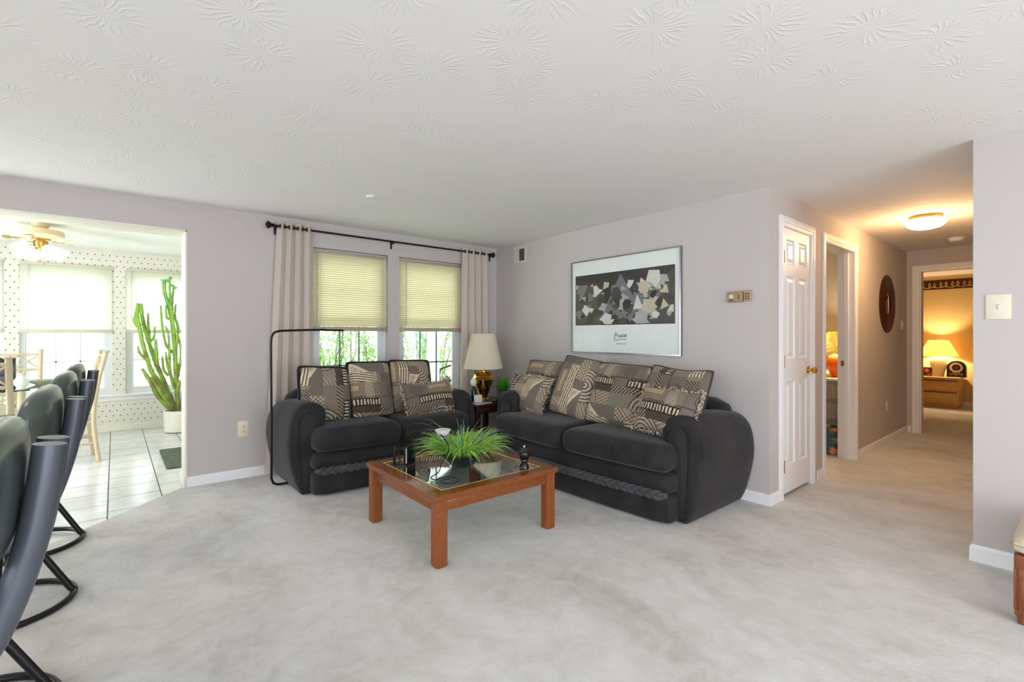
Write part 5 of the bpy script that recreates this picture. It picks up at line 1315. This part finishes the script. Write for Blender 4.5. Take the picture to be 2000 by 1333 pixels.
# ------------------------------------------------------------------ outside: lawn, shrubs, porch column, garden bench
M_lawn = plain('lawn', rgb(190, 204, 170), .9, var=.12, vs=2)
tag(MB().box(-30, 40, 8.3, 60, -.35, -.30).box(1.25, 40, 4.9, 8.3, -.35, -.30).build('lawn', M_lawn), kind='structure')
M_bark = plain('grey_bark', rgb(112, 96, 82), .8, var=.2)
M_leafs = [mat_leaf('shrub_leaf', rgb(84, 140, 60), rgb(150, 196, 96), rgb(170, 220, 110)), mat_leaf('pale_shrub_leaf', rgb(120, 170, 120), rgb(176, 214, 160), rgb(180, 225, 170))]
def shrub(name, label, cx, cy, h, w, nb, nl, seed, leaf, d=None, cat='shrub'):
    rnd = random.Random(seed); t = thing(name, label, cat, (cx, cy, -.30), 0, 'shrubs outside the windows'); d = d or w * .6
    br = MB(); tips = []
    for _ in range(nb):
        x = cx + rnd.uniform(-.35, .35) * w; y = cy + rnd.uniform(-.35, .35) * d; p = Vector((x, y, -.30)); path = [p.copy()]
        v = Vector((rnd.uniform(-.5, .5), rnd.uniform(-.3, .3), 1)).normalized(); L = h * rnd.uniform(.6, 1.0); S_ = 8
        for i in range(S_):
            v = (v + Vector((rnd.uniform(-.28, .28), rnd.uniform(-.28, .28), rnd.uniform(-.05, .15)))).normalized(); p = p + v * L / S_; p.x = max(cx - w * .48, min(cx + w * .48, p.x)); p.y = max(cy - d * .48, min(cy + d * .48, p.y)); path.append(p.copy()); 
            if i > 0: tips.append(p.copy())
            if i > 1 and rnd.random() < .7:
                q = p.copy(); v2 = (v + Vector((rnd.uniform(-1, 1), rnd.uniform(-1, 1), .2))).normalized(); sp = [q.copy()]
                for k in range(4): v2 = (v2 + Vector((rnd.uniform(-.3, .3), rnd.uniform(-.3, .3), rnd.uniform(-.1, .2)))).normalized(); q = q + v2 * .09; q.x = max(cx - w * .5, min(cx + w * .5, q.x)); q.y = max(cy - d * .5, min(cy + d * .5, q.y)); sp.append(q.copy()); tips.append(q.copy())
                br.tube(sp, [.006, .005, .004, .003, .002], 5)
        br.tube(path, [.016 - .0015 * i for i in range(len(path))], 6)
    br.build('branches', M_bark, t)
    lf = MB()
    for _ in range(nl):
        p = rnd.choice(tips) + Vector((rnd.uniform(-.09, .09), rnd.uniform(-.09, .09), rnd.uniform(-.1, .1)))
        a = Vector((rnd.gauss(0, 1), rnd.gauss(0, 1), rnd.gauss(0, .7))).normalized(); b = a.cross(Vector((rnd.gauss(0, 1), rnd.gauss(0, 1), rnd.gauss(0, 1)))).normalized(); s_ = rnd.uniform(.013, .029)
        lf.add([p - a * s_, p + b * s_ * .5, p + a * s_, p - b * s_ * .5], [(0, 1, 2, 3)])
    lf.build('leaves', leaf, t, None)
    return t
shrub('leafy_shrub', 'leafy green shrub outside the left part of the left living room window', 2.08, 6.75, 2.3, .62, 11, 3600, 3, M_leafs[0], .6)
shrub('leafy_shrub', 'leafy green shrub outside the middle of the left living room window', 2.62, 7.65, 2.4, .66, 11, 3600, 14, M_leafs[0], .6)
shrub('leafy_shrub', 'leafy green shrub outside the right part of the left living room window', 3.00, 6.75, 2.3, .58, 11, 3600, 4, M_leafs[0], .6)
shrub('leafy_shrub', 'pale leafy shrub outside the window beside the brass lamp, left of the porch column', 3.98, 7.5, 2.4, .75, 10, 4500, 5, M_leafs[1], .6)
shrub('leafy_shrub', 'loose green shrub outside the window beside the brass lamp, right of the porch column', 5.35, 8.5, 2.8, 1.3, 12, 4200, 6, M_leafs[0], .8)
t = thing('porch_column', 'square white porch column outside the window beside the brass lamp', 'column', (3.70, 6.3, -.30))
MB().box(3.63, 3.77, 6.23, 6.37, -.28, 2.7, .006).build('shaft', M_trim, t)
MB().box(3.61, 3.79, 6.21, 6.39, -.30, -.10, .006).build('plinth', M_trim, t)
t = thing('garden_bench', 'pale metal garden bench with scrolled back outside the window beside the brass lamp', 'bench', (4.25, 6.45, -.30))
bx0, bx1, by = 4.0, 4.95, 6.62
m = MB().tube(smoothpath([(bx0, by, .30), (bx0, by, .62), (bx0 + .08, by, .72), ((bx0+bx1)/2, by, .78), (bx1 - .08, by, .72), (bx1, by, .62), (bx1, by, .30)], 6), .016, 8).tube([(bx0, by, .33), (bx1, by, .33)], .014, 8)
m.build('back_rail', M_blackmetal, t)
m = MB()
for k in range(5):
    cx = bx0 + .12 + k * .178
    m.tube([(cx + (.01 + .055 * q / 22) * math.cos(q * .5), by, .53 + (.01 + .055 * q / 22) * math.sin(q * .5)) for q in range(23)], .008, 6)
m.build('scrollwork', M_blackmetal, t)
MB().box(bx0, bx1, by - .42, by, .10, .135, .008).build('seat', M_blackmetal, t)
for x in (bx0 + .03, bx1 - .03):
    for y in (by - .40, by - .02): MB().tube([(x, y, -.30), (x, y, .12)], .016, 8).build('leg', M_blackmetal, t)
    MB().tube(smoothpath([(x, by - .40, .12), (x, by - .40, .34), (x, by - .30, .40), (x, by, .42)], 4), .014, 8).build('armrest', M_blackmetal, t)
